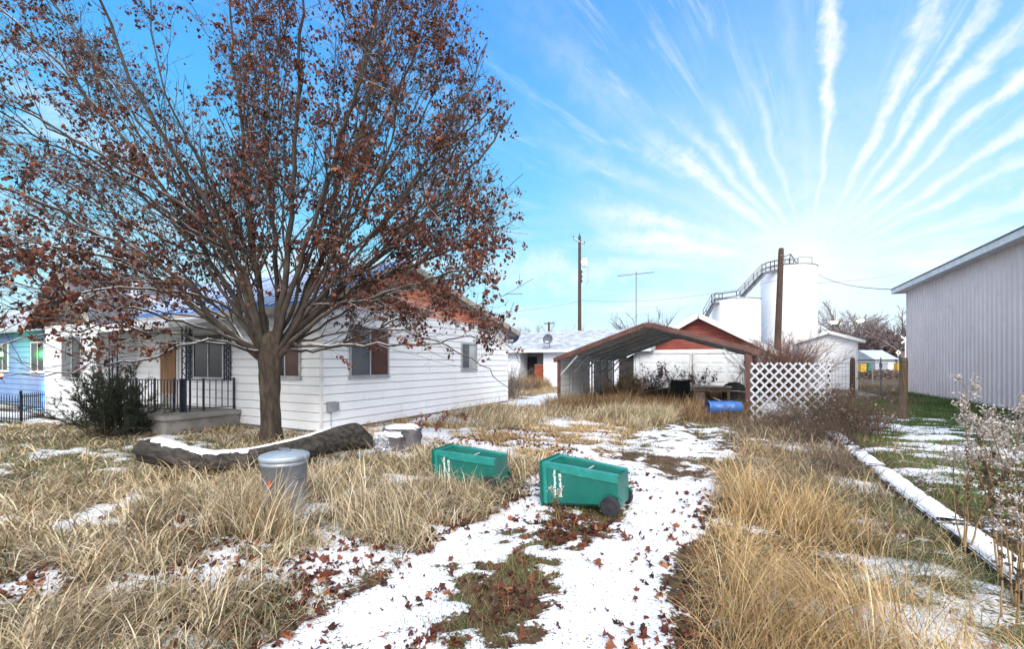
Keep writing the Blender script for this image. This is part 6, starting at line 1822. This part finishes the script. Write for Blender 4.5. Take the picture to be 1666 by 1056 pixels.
STRAW = [(.56, .44, .28), (.70, .59, .42), (.36, .265, .155), (.20, .14, .085), (.80, .72, .56), (.14, .145, .07), (.27, .24, .19)]
STW = [.22, .20, .19, .14, .07, .10, .08]
GOLD = [(.52, .36, .18), (.64, .48, .26), (.40, .25, .115), (.30, .18, .085), (.76, .64, .42), (.20, .19, .08)]
BROWN = [(.17, .105, .058), (.25, .16, .085), (.115, .07, .042), (.36, .25, .14)]
GREEN = [(.080, .145, .036), (.115, .19, .050), (.055, .10, .030), (.17, .18, .075), (.28, .24, .13)]
OLIVE = [(.13, .14, .065), (.21, .20, .10), (.085, .098, .044), (.38, .32, .20), (.50, .43, .29)]
bare = lambda x, y, a=.47, b_=.60: 1 - sstep(a, b_, snow_amount(x, y))
edge_l = lambda x, y: sstep(-2.3, -2.85, x + .5 * (fbm(x, y, 1.6, 2, 71) - .5))
tuft = lambda x, y, s, lo=.40, hi=.56, fr=1.5: sstep(lo, hi, fbm(x, y, fr, 3, s))
# height falls off in front of the log, the can and the lying cart, as the trodden grass there shows
low_log = lambda x, y: 1 - .15 * np.exp(-(((x + 7.0) / 1.5) ** 2 + ((y - 4.0) / 1.0) ** 2))

grass('tall_dry_grass', 'tall straw-coloured dry grass left of the snowy drive', [
    dict(x=(-8.6, -2.2), y=(.9, 7.0), n=80000, near=1.25, dens=lambda x, y: bare(x, y, .48, .60) * edge_l(x, y) * (.03 + .97 * tuft(x, y, 72, .42, .58)),
         h=(.13, .38), w=.0092, lean=(8, 66), droop=(20, 165), azj=1.5, pal=STRAW, pw=STW, hmap=lambda x, y: (.6 + .4 * sstep(-2.5, -3.4, x)) * low_log(x, y)),
    dict(x=(-8.6, -2.2), y=(.9, 7.0), n=56000, near=1.25, dens=lambda x, y: bare(x, y, .50, .62) * edge_l(x, y) * (.06 + .94 * tuft(x, y, 75, .40, .6, 1.0)),
         h=(.14, .40), w=.0075, lean=(50, 86), droop=(0, 50), azj=1.2, pal=STRAW, pw=STW),
    dict(x=(-6.2, -2.6), y=(1.0, 6.6), n=15000, near=1.2, dens=lambda x, y: bare(x, y, .48, .62) * edge_l(x, y) * tuft(x, y, 73, .45, .60, 1.1),
         h=(.30, .58), w=.0090, lean=(2, 36), droop=(40, 160), azj=1.4, pal=STRAW, pw=STW),
    dict(x=(-8.6, -2.3), y=(.9, 7.0), n=60000, near=1.2, dens=lambda x, y: bare(x, y, .50, .62) * edge_l(x, y) * tuft(x, y, 74, .40, .56, 1.1),
         h=(.08, .24), w=.0058, lean=(20, 75), droop=(10, 100), azj=1.6, pal=OLIVE),
    dict(x=(-5.4, -3.6), y=(2.2, 3.4), n=5200, dens=lambda x, y: np.exp(-(((x + 4.40) / .46) ** 2 + ((y - 2.86) / .20) ** 2)), h=(.46, .72), w=.0075, lean=(0, 26), droop=(20, 120), azj=1.5, pal=STRAW, pw=STW),
    dict(x=(-4.4, -2.6), y=(4.2, 5.1), n=2200, dens=lambda x, y: np.exp(-(((x + 3.45) / .5) ** 2 + ((y - 4.75) / .2) ** 2)), h=(.26, .48), w=.0070, lean=(0, 30), droop=(20, 120), azj=1.5, pal=STRAW, pw=STW),
    dict(x=(-7.9, -4.9), y=(2.6, 5.6), n=12000, dens=lambda x, y: np.exp(-((y - (3.05 + .62 * (x + 7.6))) / .22) ** 2) * tuft(x, y, 89, .36, .55, 2.2), h=(.24, .50), w=.0075, lean=(0, 34), droop=(20, 140), azj=1.5, pal=STRAW, pw=STW),
], 101, 5)
grass('lawn_grass_old', 'short grey-green winter grass before the porch', [
    dict(x=(-19, -7.2), y=(1.2, 7.1), n=90000, dens=lambda x, y: bare(x, y, .5, .6) * (.4 + .6 * sstep(-7, -8, x)), h=(.05, .17), w=.0065, lean=(35, 85), droop=(5, 70), azj=1.6, pal=OLIVE, pw=[.27, .23, .2, .17, .13]),
    dict(x=(-19, -7.2), y=(1.2, 7.1), n=15000, dens=lambda x, y: bare(x, y, .5, .65), h=(.14, .36), w=.0070, lean=(25, 75), droop=(20, 110), azj=1.6, pal=STRAW, pw=STW),
    dict(x=(-15.5, -9.2), y=(5.6, 7.2), n=5200, dens=lambda x, y: ((y < 5.5) | (x > -11.6)) * .9, h=(.06, .2), w=.006, lean=(0, 40), droop=(10, 100), azj=1.6, pal=STRAW, pw=STW),
], 102, 4)
grass('verge_grass', 'tall golden dry grass between the drive and the kerb', [
    dict(x=(-.55, 1.78), y=(1.2, 10.5), n=40000, near=1.3, dens=lambda x, y: bare(x, y, .50, .64) * sstep(-.5, .05, x + .5 * (fbm(x, y, 1.3, 2, 75) - .5)) * (.10 + .90 * tuft(x, y, 76, .40, .56, 1.6)) * (1 - .8 * sstep(.8, 1.25, x)) * (.25 + .75 * sstep(7.5, 5.0, y)),
         h=(.10, .34), w=.0072, lean=(6, 62), droop=(15, 150), azj=1.5, pal=GOLD, pw=[.3, .22, .2, .12, .08, .08]),
    dict(x=(-.1, 1.25), y=(1.4, 8.5), n=9500, near=1.2, dens=lambda x, y: tuft(x, y, 77, .45, .58, 1.2) * (1 - .9 * sstep(.7, 1.1, x)) * sstep(7.0, 4.8, y), h=(.32, .64), w=.0068, lean=(0, 30), droop=(20, 130), azj=1.4, pal=GOLD, pw=[.34, .22, .2, .1, .08, .06]),
    dict(x=(-.3, 1.8), y=(1.3, 9), n=22000, near=1.2, dens=lambda x, y: bare(x, y, .52, .64) * tuft(x, y, 85, .36, .6, 1.1), h=(.12, .38), w=.0068, lean=(50, 86), droop=(0, 50), azj=1.6, pal=GOLD, pw=[.3, .2, .2, .14, .08, .08]),
    dict(x=(.6, 1.8), y=(1.3, 9), n=30000, near=1.2, dens=lambda x, y: (.5 + .5 * bare(x, y, .5, .62)) * sstep(.6, 1.1, x) * tuft(x, y, 86, .34, .56, 1.9), h=(.08, .26), w=.0056, lean=(15, 80), droop=(10, 100), azj=1.6, pal=OLIVE + [(.10, .15, .04)]),
    dict(x=(-.35, 1.8), y=(5.0, 13.4), n=26000, dens=lambda x, y: bare(x, y, .55, .7) * sstep(-.3, .3, x) * sstep(4.8, 7.5, y) * (.25 + .75 * tuft(x, y, 90, .38, .58, 1.3)), h=(.10, .42), w=.006, lean=(5, 75), droop=(10, 110), azj=1.6, pal=[(.36, .27, .18), (.24, .17, .12), (.50, .40, .28), (.15, .145, .075)]),
], 103, 5)
grass('matted_grass', 'flattened tan grass with snow patches in the middle of the yard', [
    dict(x=(-8.6, -1.9), y=(6.8, 16.6), n=92000, dens=lambda x, y: bare(x, y, .48, .60) * (1 - .85 * sstep(13.8, 14.8, y) * sstep(-6.8, -6.2, x)) * sstep(-1.7, -2.6, x + .8 * (fbm(x, y, .8, 2, 78) - .5)), h=(.10, .28), w=.0068, lean=(30, 86), droop=(10, 90), pal=GOLD, pw=[.32, .26, .18, .08, .12, .04], fix=math.radians(200), azj=1.5),
    dict(x=(-8.0, -2.2), y=(9.5, 14.6), n=13000, dens=lambda x, y: tuft(x, y, 79, .48, .60, .55), h=(.25, .55), w=.006, lean=(5, 70), droop=(20, 120), pal=STRAW, pw=STW, fix=math.radians(20), azj=1.3),
    dict(x=(-13.5, -6.2), y=(16.8, 27.6), n=20000, dens=lambda x, y: bare(x, y, .5, .64), h=(.12, .42), w=.006, lean=(10, 70), droop=(10, 100), azj=1.5, pal=GOLD, pw=[.3, .24, .18, .1, .14, .04]),
    dict(x=(-13.6, -11.0), y=(25, 27.9), n=2600, dens=lambda x, y: .9 + 0 * x, h=(.5, 1.0), w=.006, lean=(2, 25), droop=(10, 80), pal=[(.30, .21, .11), (.42, .31, .17), (.22, .15, .08)]),
], 104, 4)
grass('carport_weeds', 'rank brown weeds filling the carport', [
    dict(x=(-6.25, .5), y=(13.9, 17.5), n=19000, dens=lambda x, y: .9 - .55 * sstep(-1.5, -.9, x) * sstep(16.3, 15.6, y), h=(.18, .50), w=.0055, lean=(2, 50), droop=(10, 90), azj=1.5, pal=BROWN + [(.34, .25, .15)], hmap=lambda x, y: (.6 + .75 * sstep(14.0, 15.6, y)) * (1 - .35 * sstep(-1.4, -.6, x))),
    dict(x=(-6.2, .2), y=(17, 27), n=22000, dens=lambda x, y: .8 + 0 * x, h=(.16, .48), w=.0052, lean=(2, 40), droop=(10, 80), azj=1.5, pal=BROWN),
    dict(x=(-3.8, -1.6), y=(13.0, 14.8), n=6000, dens=lambda x, y: .8 + 0 * x, h=(.25, .55), w=.0058, lean=(2, 50), droop=(10, 100), azj=1.5, pal=[(.56, .47, .31), (.68, .59, .43), (.42, .33, .20), (.27, .26, .14)]),
], 105, 4)
grass('lawn_grass', 'short green lawn with thin snow beside the metal building', [
    dict(x=(2.15, 8.4), y=(2.0, 13), n=110000, near=1.3, dens=lambda x, y: bare(x, y, .47, .57), h=(.025, .085), w=.0052, lean=(10, 75), droop=(5, 60), azj=1.6, pal=GREEN, pw=[.28, .22, .2, .18, .12]),
    dict(x=(2.3, 8.4), y=(12, 25), n=62000, dens=lambda x, y: bare(x, y, .47, .57), h=(.035, .10), w=.0058, lean=(5, 65), droop=(5, 50), azj=1.6, pal=GREEN, pw=[.32, .30, .18, .14, .06]),
    dict(x=(6.9, 8.45), y=(14, 31), n=15000, dens=lambda x, y: sstep(6.8, 8.2, x), h=(.08, .24), w=.0055, lean=(2, 50), droop=(5, 60), azj=1.6, pal=GREEN, pw=[.34, .34, .18, .1, .04]),
    dict(x=(2.0, 9.5), y=(25, 43), n=20000, dens=lambda x, y: bare(x, y, .48, .6), h=(.06, .2), w=.0055, lean=(5, 60), droop=(5, 60), azj=1.6, pal=[(.28, .21, .14), (.36, .28, .19), (.18, .15, .09), (.14, .14, .07)]),
    dict(x=(2.1, 4.6), y=(2.0, 12), n=4600, dens=lambda x, y: bare(x, y, .55, .7), h=(.10, .26), w=.005, lean=(5, 70), droop=(5, 80), azj=1.6, pal=[(.40, .30, .18), (.28, .20, .12), (.16, .12, .08)]),
], 106, 3)
strip_d = lambda x, y: np.exp(-((x + 1.55) / .40) ** 2) * sstep(7.5, 6, y)
grass('drive_tufts', 'sparse low tufts and dead stalks poking through the snowy drive', [
    dict(x=(-2.4, -.3), y=(1.3, 7.2), n=42000, near=1.2, dens=lambda x, y: strip_d(x, y) * bare(x, y, .55, .8) * (.25 + .75 * tuft(x, y, 80, .44, .60, 2.4)), h=(.03, .13), w=.0045, lean=(5, 75), droop=(5, 90), azj=1.6, pal=GREEN + [(.36, .27, .15), (.28, .19, .11)]),
    dict(x=(-2.4, -.3), y=(1.2, 9.5), n=1900, dens=lambda x, y: .2 + .8 * tuft(x, y, 88, .45, .6, 1.6), h=(.02, .17), w=.0026, lean=(0, 30), droop=(0, 40), azj=1.6, pal=[(.20, .15, .12), (.30, .23, .18)]),
    dict(x=(-2.5, -.2), y=(1.4, 7.0), n=16000, near=1.2, dens=lambda x, y: tuft(x, y, 95, .56, .66, 3.0) * bare(x, y, .62, .8), h=(.02, .10), w=.0042, lean=(5, 75), droop=(5, 90), azj=1.6, pal=GREEN[:3] + OLIVE),
    dict(x=(-2.7, .4), y=(6.5, 13.5), n=20000, dens=lambda x, y: bare(x, y, .50, .66) * tuft(x, y, 81, .46, .62, 1.6), h=(.03, .15), w=.005, lean=(10, 75), droop=(5, 90), azj=1.6, pal=OLIVE + [(.48, .35, .19)]),
], 107, 3)


# ------------------------------------------------------------------ fallen leaves
def litter():
    g = np.random.default_rng(91); n = 60000
    x = -6.2 + 7.8 * g.random(n); y = 1.1 + 9.5 * g.random(n) ** 1.15
    d = .42 * np.exp(-((x + 2.85) / .45) ** 2) * sstep(8, 6, y)
    d += 1.1 * strip_d(x, y) * sstep(.50, .60, fbm(x, y, 1.5, 3, 23 + 60)) * sstep(.40, .58, fbm(x, y, 5, 2, 97)) + .35 * strip_d(x, y) * sstep(.6, .4, snow_amount(x, y))
    d += .42 * np.exp(-((x + .35 - .05 * (y - 3)) / .32) ** 2) * sstep(.40, .60, fbm(x, y, 1.2, 2, 93)) * sstep(9, 7, y)
    d += .35 * np.exp(-(((x + 1.5) / .55) ** 2 + ((y - 4.35) / .35) ** 2)) + .3 * np.exp(-(((x + 2.4) / .5) ** 2 + ((y - 5.2) / .5) ** 2))
    d += .012 + .45 * sstep(-2.4, -2.9, x) * sstep(.44, .60, fbm(x, y, 1.0, 2, 94)) * sstep(-6.2, -5, x)
    d = d * np.where((x > -2.4) & (x < -.4), .75, 1.0) * (1 - .3 * sstep(6, 9, y))
    keep = g.random(n) < d * .62; x, y = x[keep], y[keep]; n = len(x)
    z = ground_z(x, y) + .022 * sstep(.42, .62, snow_amount(x, y)) + .008 + .02 * g.random(n)
    cols = pick(g, n, [(.135, .044, .030), (.185, .062, .038), (.088, .032, .024), (.26, .10, .05), (.055, .027, .022), (.34, .17, .09)], [.3, .24, .2, .1, .12, .04])
    o = leaves('leaf_litter', np.stack([x, y, z], -1), .022 + .058 * g.random(n) ** 1.7, cols, M['leaf'], None, g, MAPLE, MAPLE_T, tilt=.55, flat=True, crumple=.24)
    tag(o, 'rust-brown fallen leaves strewn along the snowy drive', 'fallen leaves', kind='stuff')
    n = 1500; x = 2.2 + 4.5 * g.random(n); y = 2.5 + 9 * g.random(n); keep = g.random(n) < .12; x, y = x[keep], y[keep]
    o = leaves('leaf_litter', np.stack([x, y, ground_z(x, y) + .05], -1), .04 + .04 * g.random(len(x)), pick(g, len(x), [(.40, .19, .08), (.28, .12, .06)]), M['leaf'], None, g, MAPLE, MAPLE_T, tilt=.4, flat=True)
    tag(o, 'few orange-brown leaves scattered over the green lawn', 'fallen leaves', kind='stuff')


litter()
